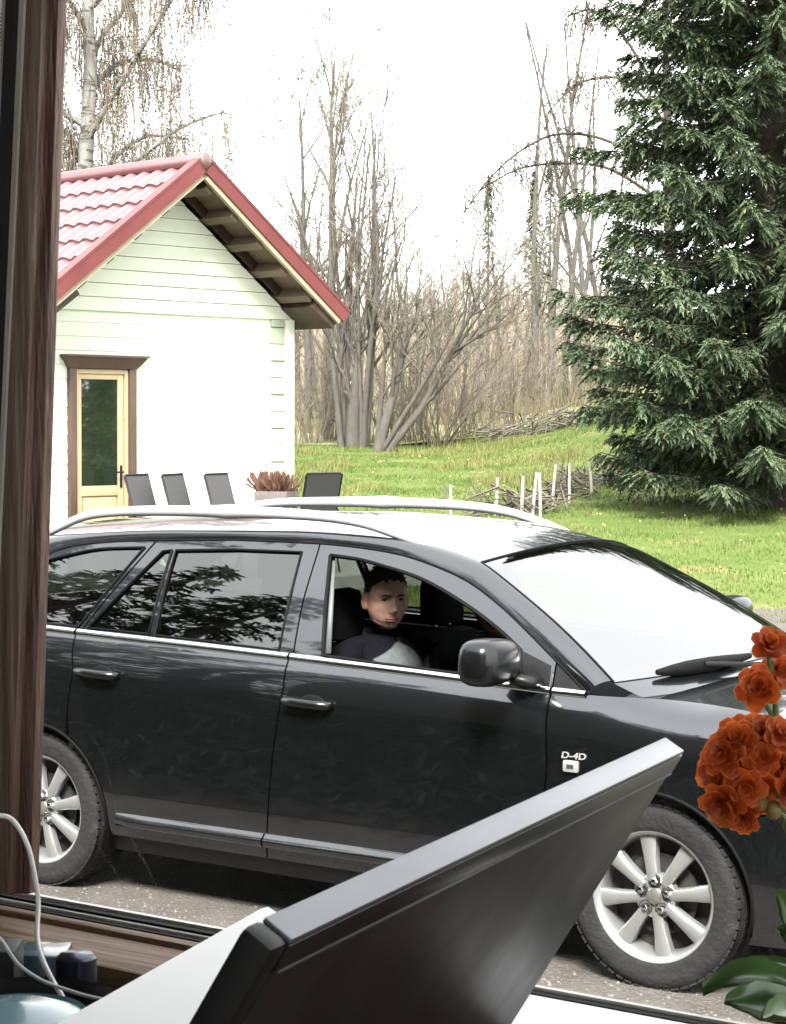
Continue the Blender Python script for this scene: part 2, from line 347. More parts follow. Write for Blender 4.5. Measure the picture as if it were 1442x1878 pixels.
# roof: deck, lookouts, barge boards, tiles
OVH = 0.50; ZR = 3.90; XE = 1.735    # ridge height, horizontal run of each slope
cs = math.cos(math.atan(SL)); sn = math.sin(math.atan(SL)); LEN = XE / cs
for sgn in (-1, 1):
    def rp(s_, y_, h_=0.0):   # along slope, across, height above deck
        return (XC + sgn * (s_ * cs + h_ * sn), y_, ZR - 0.05 - s_ * sn + h_ * cs)
    m = MB(); m.hexa([rp(0, -OVH + .03, -0.03), rp(LEN, -OVH + .03, -0.03), rp(LEN, HLEN + .3, -0.03), rp(0, HLEN + .3, -0.03)], [rp(0, -OVH + .03, 0), rp(LEN, -OVH + .03, 0), rp(LEN, HLEN + .3, 0), rp(0, HLEN + .3, 0)])
    m.build('roof_deck', m_soffit, house)
    for j in range(6):       # purlins carried out through the gable
        s_ = 0.16 + j * 0.385
        m = MB(); m.hexa([rp(s_, -OVH + .05, -0.135), rp(s_ + .09, -OVH + .05, -0.135), rp(s_ + .09, 0.1, -0.135), rp(s_, 0.1, -0.135)], [rp(s_, -OVH + .05, -0.031), rp(s_ + .09, -OVH + .05, -0.031), rp(s_ + .09, 0.1, -0.031), rp(s_, 0.1, -0.031)])
        m.build('purlin', m_soffit, house)
    m = MB(); m.hexa([rp(0.05, -0.06, -0.12), rp(LEN - .1, -0.06, -0.12), rp(LEN - .1, -0.03, -0.12), rp(0.05, -0.03, -0.12)], [rp(0.05, -0.06, -0.032), rp(LEN - .1, -0.06, -0.032), rp(LEN - .1, -0.03, -0.032), rp(0.05, -0.03, -0.032)])
    m.build('rafter', m_dbrown, house)
    m = MB(); m.hexa([rp(0.0, -OVH - .012, -0.10), rp(LEN, -OVH - .012, -0.10), rp(LEN, -OVH + .028, -0.10), rp(0.0, -OVH + .028, -0.10)], [rp(0, -OVH - .012, -0.055), rp(LEN, -OVH - .012, -0.055), rp(LEN, -OVH + .028, -0.055), rp(0, -OVH + .028, -0.055)])
    m.build('verge_strip', m_cream, house)
    m = MB(); m.hexa([rp(0.0, -OVH - .03, -0.055), rp(LEN + .03, -OVH - .03, -0.055), rp(LEN + .03, -OVH + .03, -0.055), rp(0.0, -OVH + .03, -0.055)], [rp(0, -OVH - .03, 0.075), rp(LEN + .03, -OVH - .03, 0.075), rp(LEN + .03, -OVH + .03, 0.075), rp(0, -OVH + .03, 0.075)])
    m.hexa([rp(0, -OVH - .035, 0.06), rp(LEN + .03, -OVH - .035, 0.06), rp(LEN + .03, -OVH + .09, 0.06), rp(0, -OVH + .09, 0.06)], [rp(0, -OVH - .035, 0.085), rp(LEN + .03, -OVH - .035, 0.085), rp(LEN + .03, -OVH + .09, 0.085), rp(0, -OVH + .09, 0.085)])
    m.build('barge_board', m_barge, house)
    m = MB(); m.hexa([rp(LEN - .34, -OVH + .03, -0.17), rp(LEN, -OVH + .03, -0.16), rp(LEN, HLEN, -0.16), rp(LEN - .34, HLEN, -0.17)], [rp(LEN - .34, -OVH + .03, -0.032), rp(LEN, -OVH + .03, -0.032), rp(LEN, HLEN, -0.032), rp(LEN - .34, HLEN, -0.032)])
    m.build('eaves_box', m_dbrown, house)
    # tiles: wave profile across, step at the lower edge
    tl, tw = 0.30, 0.20
    tm = MB(); nx = 6; pts_t = []; pts_b = []
    for q in range(3):
        u = q / 2
        pts_t.append([(sgn * (u * tl * cs + (0.012 + 0.022 * u + 0.030 * (0.5 - 0.5 * math.cos(2 * math.pi * i / nx)) ** 0.8) * sn), i / nx * tw, -u * tl * sn + (0.012 + 0.022 * u + 0.030 * (0.5 - 0.5 * math.cos(2 * math.pi * i / nx)) ** 0.8) * cs) for i in range(nx + 1)])
    low = [(sgn * (tl * cs + 0.008 * sn), i / nx * tw, -tl * sn + 0.008 * cs) for i in range(nx + 1)]
    tm.grid(pts_t + [low], flip=(sgn < 0))
    tme = tm.mesh('roof_tile', smooth=40); tme.materials.append(m_roof)
    ny = int((HLEN + 0.2 + OVH) / tw)
    if sgn < 0:
        for r_ in range(int(LEN / tl) + 0):
            for c_ in range(ny):
                y0 = -OVH + 0.09 + c_ * tw; p = rp(r_ * tl + 0.06, y0)
                link('roof_tile', tme, None, house, p)
    else:
        sh = MB()
        for r_ in range(int(LEN / tl)):
            for c_ in range(ny):
                y0 = -OVH + 0.09 + c_ * tw; p = rp(r_ * tl + 0.06, y0)
                sh.poly([(v.co.x + p[0], v.co.y + p[1], v.co.z + p[2]) for v in tme.vertices], [tuple(f.vertices) for f in tme.polygons])
        o = sh.build('tile_field', m_roof, house, smooth=40); o['kind'] = 'stuff'
m = MB(); m.lathe([(0.0, -OVH - .045), (0.05, -OVH - .045), (0.075, -OVH - .03), (0.075, HLEN + .3), (0, HLEN + .3)], n=12, M=Matrix.Translation((XC, 0, ZR - 0.015)) @ Matrix.Rotation(R(-90), 4, 'X')); m.build('ridge_cap', m_roof, house, smooth=60)
# door with glazing, casing and cornice
def hbox(name, x0, x1, y0, y1, z0, z1, mt, parent=house, bevel=0.0):
    m = MB(); m.box(((x0 + x1) / 2, (y0 + y1) / 2, (z0 + z1) / 2), (x1 - x0, y1 - y0, z1 - z0)); return m.build(name, mt, parent, bevel=bevel)
hbox('door_casing', DL, -0.325, -0.05, 0.02, 0.0, 2.0, m_casing, bevel=.004); hbox('door_casing', 0.262, DR, -0.05, 0.02, 0.0, 2.0, m_casing, bevel=.004)
m = MB(); m.hexa([(DL, -0.055, 2.002), (DR, -0.055, 2.002), (DR, 0.02, 2.002), (DL, 0.02, 2.002)], [(DL - .07, -0.11, 2.10), (DR + .09, -0.11, 2.10), (DR + .09, 0.02, 2.10), (DL - .07, 0.02, 2.10)])
m.box(((DL + DR) / 2 + .01, -0.05, 2.112), (DR - DL + .18, 0.15, 0.02)); m.build('door_cornice', m_casing, house)
door = hbox('door', -0.322, 0.259, 0.0, 0.028, 0.02, 1.998, m_door)
for nm, a in (('door_frame', (-0.322, -0.295, -0.03, -0.001, 0.03, 1.995)), ('door_frame', (0.222, 0.259, -0.03, -0.001, 0.03, 1.995)), ('door_frame', (-0.294, 0.221, -0.03, -0.001, 1.955, 1.995)),
              ('stile', (-0.293, -0.255, -0.018, -0.001, 0.04, 1.953)), ('stile', (0.150, 0.214, -0.018, -0.001, 0.04, 1.953)), ('rail', (-0.254, 0.149, -0.018, -0.001, 1.905, 1.953)), ('rail', (-0.254, 0.149, -0.018, -0.001, 0.86, 0.95)), ('rail', (-0.254, 0.149, -0.018, -0.001, 0.04, 0.16))):
    hbox(nm, *a, m_door, door, bevel=0.003)
hbox('door_glass', -0.253, 0.148, -0.010, -0.002, 0.951, 1.904, m_doorglass, door)
hbox('lower_panel', -0.235, 0.130, -0.010, -0.002, 0.18, 0.845, m_door, door, bevel=.003)
m = MB(); m.box((0.182, -0.022, 1.03), (0.022, 0.008, 0.20)); m.tube([(0.182, -0.02, 1.07), (0.182, -0.06, 1.07), (0.10, -0.062, 1.07)], 0.008, 8); m.build('handle', m_black, door, smooth=40)
# terrace paving under the chairs
m_deck = mat('terrace_slab', (0.30, 0.29, 0.27), (0.40, 0.38, 0.35), scale=5, rough=0.9, bump=0.3)
m = MB(); m.box((2.1, -0.95, 0.0), (6.4, 1.75, 0.34)); o = m.build('terrace', m_deck, None); o.location = HO; o.rotation_euler = (0, 0, HA); tag(o, kind='structure', label='raised paved terrace in front of the small house', cat='terrace')
TZ = HO.z + 0.17
# ------------------------------------------------------------------ garden chairs and planter
m_text = mat('grey_textilene', (0.052, 0.051, 0.053), (0.066, 0.064, 0.066), scale=60, rough=0.75, bump=0.1, bscale=300)
m_text2 = mat('charcoal_textilene', (0.022, 0.0215, 0.0225), (0.03, 0.029, 0.03), scale=60, rough=0.75, bump=0.1, bscale=300)
m_cframe = mat('chair_frame', (0.008, 0.008, 0.010), (0.013, 0.013, 0.015), scale=20, rough=0.4, metal=0.3)
def chair(label, loc, rz, mt):
    c = empty('garden_chair', loc, rz); c.scale = (.82, .80, .93); tag(c, label, 'chair', 'garden chairs on the terrace')
    wd = 0.225
    m = MB(); m.hexa([(-.20, -wd, .40), (-.20, wd, .40), (.24, wd, .42), (.24, -wd, .42)], [(-.20, -wd, .414), (-.20, wd, .414), (.24, wd, .434), (.24, -wd, .434)]); m.build('seat', mt, c)
    m = MB(); m.hexa([(-.21, -wd, .41), (-.21, wd, .41), (-.195, wd, .41), (-.195, -wd, .41)], [(-.385, -wd, .96), (-.385, wd, .96), (-.37, wd, .96), (-.37, -wd, .96)]); m.build('backrest', mt, c)
    m = MB(); m.tube([(-.375, -wd, .97), (-.375, wd, .97)], .012, 6); m.build('top_rail', m_cframe, c, smooth=60)
    for s in (-1, 1):
        y = s * (wd + .012)
        m = MB(); m.tube([(-.385, y, .965), (-.20, y, .40), (.25, y, .42)], .012, 6); m.build('side_frame', m_cframe, c, smooth=60)
        y2 = s * (wd + .035)
        m = MB(); m.tube(cr([(-.27, y2, .60), (-.12, y2, .66), (.10, y2, .675), (.24, y2, .64), (.29, y2, .54), (.30, y2, .30), (.31, y2, 0.012)], 5), .016, 6); m.build('armrest', m_cframe, c, smooth=60)
        m = MB(); m.tube([(-.05, y2, .655), (-.18, y2, .35), (-.30, y2, 0.012)], .012, 6); m.build('leg', m_cframe, c, smooth=60)
    return c
fa = math.atan2((RH * math.sin(R(66)) - FH * math.cos(R(66))).y, (RH * math.sin(R(66)) - FH * math.cos(R(66))).x)
def at_house(px, D): p = P(px, 900, D); return Vector((p.x, p.y, TZ))
chair('grey mesh garden chair with armrests, the one beside the yellow door', at_house(308, 17.6), fa, m_text)
chair('grey mesh garden chair standing in the middle of the row of three', at_house(375, 17.75), fa + 0.04, m_text)
chair('grey mesh garden chair at the planter end of the row of three', at_house(452, 17.95), fa - 0.05, m_text)
chair('charcoal garden chair turned to face the row of three, beside the planter', at_house(561, 18.6), fa + R(180) - 0.55, m_text2)
m_pot = mat('planter_stone', (0.12, 0.10, 0.095), (0.16, 0.135, 0.127), scale=8, rough=0.85, bump=0.2)
m_heath = mat('dry_heather', (0.09, 0.038, 0.026), (0.15, 0.08, 0.05), scale=14, rough=0.9)
m_soil = mat('soil', (0.03, 0.022, 0.015), (0.05, 0.035, 0.025), scale=20, rough=1.0)
pl = empty('planter', at_house(508, 18.75), HA + 0.5); tag(pl, 'stone coloured planter full of dry reddish heather at the house corner', 'planter')
m = MB(); m.hexa([(-.13, -.13, 0), (.13, -.13, 0), (.13, .13, 0), (-.13, .13, 0)], [(-.185, -.16, .73), (.185, -.16, .73), (.185, .16, .73), (-.185, .16, .73)]); m.build('pot', m_pot, pl, bevel=.01)
m = MB(); m.box((0, 0, .728), (.33, .29, .02)); m.build('soil', m_soil, pl)
m = MB(); rg = random.Random(4)
for k in range(420):
    x, y = rg.uniform(-.17, .17), rg.uniform(-.15, .15); h = rg.uniform(.06, .20); dx, dy = x * 0.25 + rg.uniform(-.05, .05), y * .25 + rg.uniform(-.05, .05); wv = rg.uniform(.005, .012); a = rg.uniform(0, 3.14)
    m.poly([(x - wv * math.cos(a), y - wv * math.sin(a), .73), (x + wv * math.cos(a), y + wv * math.sin(a), .73), (x + dx + wv * 1.5 * math.cos(a), y + dy + wv * 1.5 * math.sin(a), .73 + h * .8), (x + dx, y + dy, .73 + h)], [(0, 1, 2, 3)])
m.build('dry_heather', m_heath, pl)
# ------------------------------------------------------------------ the estate car (x forward, right side towards the camera at -y)
def paint_mat():
    m = bpy.data.materials.new('black_car_paint'); m.use_nodes = True; t = m.node_tree; b = t.nodes['Principled BSDF']
    b.inputs['Metallic'].default_value = 0.9; b.inputs['Specular IOR Level'].default_value = 0.15
    b.inputs['Coat Weight'].default_value = 1.0; b.inputs['Coat IOR'].default_value = 1.75; b.inputs['Coat Roughness'].default_value = 0.03
    tc = t.nodes.new('ShaderNodeTexCoord')
    nz = t.nodes.new('ShaderNodeTexNoise'); nz.inputs['Scale'].default_value = 3.0; nz.inputs['Detail'].default_value = 10; t.links.new(tc.outputs['Object'], nz.inputs['Vector'])
    n2 = t.nodes.new('ShaderNodeTexNoise'); n2.inputs['Scale'].default_value = 75; n2.inputs['Detail'].default_value = 3; t.links.new(tc.outputs['Object'], n2.inputs['Vector'])
    sx = t.nodes.new('ShaderNodeSeparateXYZ'); t.links.new(tc.outputs['Object'], sx.inputs[0])
    r1 = t.nodes.new('ShaderNodeMapRange'); r1.inputs['From Min'].default_value = 0.75; r1.inputs['From Max'].default_value = 0.15; t.links.new(sx.outputs['Z'], r1.inputs['Value'])
    a = t.nodes.new('ShaderNodeMath'); a.operation = 'MULTIPLY'; t.links.new(r1.outputs[0], a.inputs[0]); t.links.new(nz.outputs['Fac'], a.inputs[1])
    p = t.nodes.new('ShaderNodeMapRange'); p.inputs['From Min'].default_value = 0.66; p.inputs['From Max'].default_value = 0.78; t.links.new(n2.outputs['Fac'], p.inputs['Value'])
    q = t.nodes.new('ShaderNodeMath'); q.operation = 'MULTIPLY'; t.links.new(p.outputs[0], q.inputs[0]); t.links.new(r1.outputs[0], q.inputs[1])
    ad = t.nodes.new('ShaderNodeMath'); ad.operation = 'MULTIPLY_ADD'; ad.inputs[1].default_value = 0.35; t.links.new(a.outputs[0], ad.inputs[0]); t.links.new(q.outputs[0], ad.inputs[2]); ad.use_clamp = True
    sc_ = t.nodes.new('ShaderNodeMath'); sc_.operation = 'MULTIPLY'; sc_.inputs[1].default_value = 0.13; t.links.new(ad.outputs[0], sc_.inputs[0])
    mx = t.nodes.new('ShaderNodeMix'); mx.data_type = 'RGBA'; mx.inputs['A'].default_value = (0.034, 0.038, 0.043, 1); mx.inputs['B'].default_value = (0.10, 0.092, 0.08, 1)
    t.links.new(sc_.outputs[0], mx.inputs['Factor']); t.links.new(mx.outputs['Result'], b.inputs['Base Color'])
    rr = t.nodes.new('ShaderNodeMapRange'); rr.inputs['To Min'].default_value = 0.26; rr.inputs['To Max'].default_value = 0.8; t.links.new(sc_.outputs[0], rr.inputs['Value']); t.links.new(rr.outputs[0], b.inputs['Roughness'])
    rc = t.nodes.new('ShaderNodeMapRange'); rc.inputs['To Min'].default_value = 0.03; rc.inputs['To Max'].default_value = 0.35; t.links.new(sc_.outputs[0], rc.inputs['Value']); t.links.new(rc.outputs[0], b.inputs['Coat Roughness'])
    return m
m_paint = paint_mat()
m_trim = mat('car_black_trim', (0.004, 0.004, 0.0045), (0.007, 0.007, 0.0075), scale=20, rough=0.4, spec=0.35)
m_rubber = mat('rubber_seal', (0.0025, 0.0025, 0.0028), (0.004, 0.004, 0.004), scale=20, rough=0.7, spec=0.15)
m_gloss = mat('gloss_black_trim', (0.004, 0.0042, 0.005), (0.006, 0.0062, 0.007), scale=8, rough=0.25, spec=0.5)
m_chrome = mat('chrome', (0.75, 0.76, 0.78), (0.68, 0.69, 0.71), scale=4, rough=0.12, metal=1.0)
m_railm = mat('satin_rail', (0.50, 0.51, 0.53), (0.56, 0.57, 0.59), scale=4, rough=0.5, metal=0.3)

m_alloy = mat('alloy_wheel', (0.38, 0.385, 0.38), (0.33, 0.33, 0.325), scale=6, rough=0.38, metal=0.6, coat=0.3)
m_cap = mat('cap_metal', (0.16, 0.155, 0.14), (0.22, 0.21, 0.19), scale=60, rough=0.4, metal=0.5)
m_alloyd = mat('wheel_dark', (0.02, 0.02, 0.02), (0.05, 0.045, 0.04), scale=10, rough=0.7)
m_tyre = mat('tyre_rubber', (0.009, 0.009, 0.0095), (0.018, 0.0175, 0.017), scale=7, rough=0.85, bump=0.3, bscale=60, c3=(0.034, 0.032, 0.029), scale3=14, lo3=0.58, hi3=0.75)
m_seat = mat('seat_fabric', (0.0035, 0.0035, 0.004), (0.006, 0.006, 0.0065), scale=40, rough=0.95, spec=0.1)
m_inner = mat('cabin_plastic', (0.006, 0.006, 0.0065), (0.01, 0.01, 0.0105), scale=12, rough=0.8)
m_liner = mat('headliner', (0.10, 0.10, 0.095), (0.12, 0.12, 0.115), scale=12, rough=0.95)
def glass_mat(name, tint, ior, fres=1.0, rough=0.01):
    m = bpy.data.materials.new(name); m.use_nodes = True; t = m.node_tree; t.nodes.clear()
    o = t.nodes.new('ShaderNodeOutputMaterial'); tr = t.nodes.new('ShaderNodeBsdfTransparent'); tr.inputs[0].default_value = (*tint, 1)
    g = t.nodes.new('ShaderNodeBsdfGlossy'); g.inputs['Roughness'].default_value = rough; f = t.nodes.new('ShaderNodeFresnel')
    ge = t.nodes.new('ShaderNodeNewGeometry'); mr = t.nodes.new('ShaderNodeMapRange'); mr.inputs['To Min'].default_value = ior; mr.inputs['To Max'].default_value = 1.0 / ior   # a thin sheet: same both ways
    t.links.new(ge.outputs['Backfacing'], mr.inputs['Value']); t.links.new(mr.outputs[0], f.inputs['IOR'])
    x = t.nodes.new('ShaderNodeMixShader'); ml = t.nodes.new('ShaderNodeMath'); ml.operation = 'MULTIPLY'; ml.inputs[1].default_value = fres; ml.use_clamp = True
    t.links.new(f.outputs[0], ml.inputs[0]); t.links.new(ml.outputs[0], x.inputs[0]); t.links.new(tr.outputs[0], x.inputs[1]); t.links.new(g.outputs[0], x.inputs[2]); t.links.new(x.outputs[0], o.inputs[0]); return m
m_tint = glass_mat('tinted_glass', (0.15, 0.175, 0.16), 2.1)
m_wind = glass_mat('windscreen_glass', (0.20, 0.225, 0.22), 4.4)
m_clear = glass_mat('clear_car_glass', (0.62, 0.68, 0.64), 1.5)
m_lamp = mat('lamp_lens', (0.55, 0.57, 0.6), (0.4, 0.42, 0.45), scale=20, rough=0.08, metal=0.6, coat=1.0)
m_redlamp = mat('red_lamp', (0.35, 0.01, 0.01), rough=0.1, coat=1.0)
m_ptrim = mat('pillar_trim_sheen', (0.10, 0.105, 0.11), rough=0.5)  # pale tone painted for the reflection along the pillar trim
m_white = mat('white_lens', (0.30, 0.30, 0.29), rough=0.3)

car = empty('estate_car', (1.35, 0, 0)); tag(car, 'black estate car with silver roof rails and its front side window down', 'car')
CO = Vector((1.35, 0, 0))
def cb(mb_, name, mt, parent=None, **k):
    o = mb_.build(name, mt, None, **k); o.parent = parent or car
    if parent is None: o.matrix_parent_inverse = Matrix.Translation(-CO)
    return o

ZT = [(-1.1, 1.03), (-.6, 1.04), (-.068, 1.036), (.174, 1.029), (.7, 1.016), (1.211, 1.001), (1.8, .980), (2.305, .959), (2.45, .957), (2.7, .955), (2.9, .946), (3.1, .922), (3.25, .885), (3.4, .82), (3.5, .74), (3.6, .62)]
ztx = np.array([p[0] for p in ZT]); ztz = np.array([p[1] for p in ZT])
_xs = np.linspace(-1.1, 3.6, 471); _zs = np.interp(_xs, ztx, ztz); _k = np.exp(-np.linspace(-2, 2, 17) ** 2); _k /= _k.sum()
_zs = np.convolve(np.pad(_zs, 8, mode='edge'), _k, 'valid')
def zt(x): return float(np.interp(x, _xs, _zs))
def table(pts):
    d = np.arange(-0.05, 1.0, 0.004); y = np.interp(d, [p[0] for p in pts], [p[1] for p in pts])
    k = np.exp(-np.linspace(-2, 2, 15) ** 2); k /= k.sum(); y2 = np.convolve(np.pad(y, 7, mode='edge'), k, 'valid')
    return d, np.where(d < 0.012, y, y2)
TD = table([(-.05, .79), (0, .826), (.02, .843), (.045, .858), (.07, .867), (.095, .873), (.12, .877), (.15, .8795), (.22, .8825), (.35, .883), (.5, .877), (.62, .868), (.70, .858), (.76, .845), (.82, .82), (.9, .78)])
TF = table([(-.05, .60), (0, .745), (.012, .777), (.03, .812), (.055, .840), (.09, .862), (.12, .871), (.15, .8765), (.22, .881), (.35, .882), (.5, .877), (.62, .868), (.70, .858), (.76, .845), (.82, .82), (.9, .78)])
def taper(x):
    if x < -.2: return 1 - .075 * ((-.2 - x) / .75) ** 2
    if x > 2.85: return 1 - .20 * ((x - 2.85) / .65) ** 2
    return 1.0
def SB(x, z):
    d = zt(x) - z; wf = float(sstep(2.42, 2.8, x))
    return ((1 - wf) * float(np.interp(d, *TD)) + wf * float(np.interp(d, *TF))) * taper(x)
def SG(x, z):
    h = (z - .96) / .42
    return (.83 - .5476 * (z - .96) + .014 * math.sin(math.pi * min(1, max(0, h)))) * (taper(x) if x < 1 else 1)
def snorm(S_, x, z):
    e = .004; gx = (S_(x + e, z) - S_(x - e, z)) / (2 * e); gzv = (S_(x, z + e) - S_(x, z - e)) / (2 * e)
    return Vector((-gx, -1, -gzv)).normalized()

def panel(name, outer, mt, parent=None, holes=(), S_=SB, side=-1, off=0.0, depth=0.02, res=0.05, inset=0.0, smooth_in=True):
    bm = bmesh.new(); edges = []
    for loop in [outer] + list(holes):
        vs = [bm.verts.new((p[0], 0, p[1])) for p in loop]
        edges += [bm.edges.new((vs[i], vs[(i + 1) % len(vs)])) for i in range(len(vs))]
    bmesh.ops.triangle_fill(bm, use_beauty=True, use_dissolve=False, edges=edges)
    xs = [v.co.x for v in bm.verts]; zs = [v.co.z for v in bm.verts]
    for a, lo, hi in ((0, min(xs), max(xs)), (2, min(zs), max(zs))):
        st = res if a == 0 else res * 0.6
        q = math.ceil(lo / st) * st
        while q < hi:
            co = [0, 0, 0]; co[a] = q; no = [0, 0, 0]; no[a] = 1
            bmesh.ops.bisect_plane(bm, geom=bm.verts[:] + bm.edges[:] + bm.faces[:], dist=1e-6, plane_co=co, plane_no=no); q += st
    bm.verts.ensure_lookup_table(); bm.verts.index_update()
    V = []; N = []
    for v in bm.verts:
        x, z = v.co.x, v.co.z; n = snorm(S_, x, z); p = Vector((x, -S_(x, z), z)) + n * off
        if side > 0: p.y = -p.y; n.y = -n.y
        V.append(p); N.append(n)
    F = []; LN = []
    for f in bm.faces:
        idx = [v.index for v in f.verts]
        nrm = (V[idx[1]] - V[idx[0]]).cross(V[idx[2]] - V[idx[1]])
        area_n = Vector((0, 0, 0))
        for i in range(1, len(idx) - 1): area_n += (V[idx[i]] - V[idx[0]]).cross(V[idx[i + 1]] - V[idx[0]])
        if area_n.y * side < 0: idx = idx[::-1]
        F.append(idx); LN += [N[i] for i in idx]
    n0 = len(V); extra = []
    for e in bm.edges:
        if len(e.link_faces) == 1:
            a, b = e.verts[0].index, e.verts[1].index
            pa, pb = V[a], V[b]; ia, ib = pa - N[a] * depth, pb - N[b] * depth
            # orientation away from the face centre
            fc = e.link_faces[0].calc_center_median(); cx = Vector((fc.x, V[a].y, fc.z))
            q = [pa, pb, ib, ia]; fn = (q[1] - q[0]).cross(q[2] - q[1])
            if fn.dot(((pa + pb) / 2) - cx) < 0: q = q[::-1]; fn = -fn
            k = len(V); V += q; F.append([k, k + 1, k + 2, k + 3]); fn = fn.normalized() if fn.length > 0 else N[a]; LN += [fn] * 4
    bm.free()
    me = bpy.data.meshes.new(name); me.from_pydata([tuple(v) for v in V], [], F); me.update()
    me.polygons.foreach_set('use_smooth', [True] * len(me.polygons))
    me.normals_split_custom_set([tuple(n) for n in LN]); me.materials.append(mt)
    o = link(name, me); o.parent = parent or car
    if parent is None: o.matrix_parent_inverse = Matrix.Translation(-CO)
    return o
def arc(cx, cz, r, a0, a1, n=16): return [(cx + r * math.cos(R(a0 + (a1 - a0) * i / n)), cz + r * math.sin(R(a0 + (a1 - a0) * i / n))) for i in range(n + 1)]
def belt(x0, x1, n=10, dz=0.0): return [(x0 + (x1 - x0) * i / n, zt(x0 + (x1 - x0) * i / n) + dz) for i in range(n + 1)]
def arr(l): return [tuple(map(float, p)) for p in l]

GUT = arr(cr([(-.62, 1.16), (-.40, 1.235), (-.173, 1.308), (-.067, 1.346), (.105, 1.372), (.376, 1.391), (.733, 1.405), (.89, 1.407), (1.226, 1.406), (1.495, 1.388), (1.667, 1.358), (1.863, 1.303), (2.035, 1.222), (2.17, 1.142), (2.302, 1.057), (2.398, .993), (2.440, .966)], 6))
gx_ = np.array([p[0] for p in GUT]); gz_ = np.array([p[1] for p in GUT])
def gut(x): return float(np.interp(x, gx_, gz_))
def gline(x0, x1, n=14, dz=-0.005): return [(x0 + (x1 - x0) * i / n, gut(x0 + (x1 - x0) * i / n) + dz) for i in range(n + 1)]
G = 0.0035
RA = 0.350
fr_win = arr(cr([(1.243, 1.366), (1.36, 1.358), (1.477, 1.340), (1.68, 1.298), (1.889, 1.222), (2.046, 1.148), (2.153, 1.085)], 5)) + [(2.172, 1.03), (2.185, .984)] + [(1.9, .992), (1.6, 1.002), (1.345, 1.014), (1.30, 1.18)]
re_win = [(.508, 1.356), (.8, 1.370), (1.107, 1.372), (1.128, 1.2), (1.146, 1.020), (.85, 1.029), (.546, 1.038), (.525, 1.2)]
tri_win = [(.445, 1.350), (.488, 1.355), (.502, 1.2), (.516, 1.040), (.205, 1.046), (.31, 1.18)]
q_win = arr(cr([(.345, 1.361), (.116, 1.347), (-.057, 1.312), (-.167, 1.280), (-.36, 1.20), (-.50, 1.11)], 4)) + [(-.52, 1.06), (-.2, 1.052), (.155, 1.048), (.26, 1.22)]
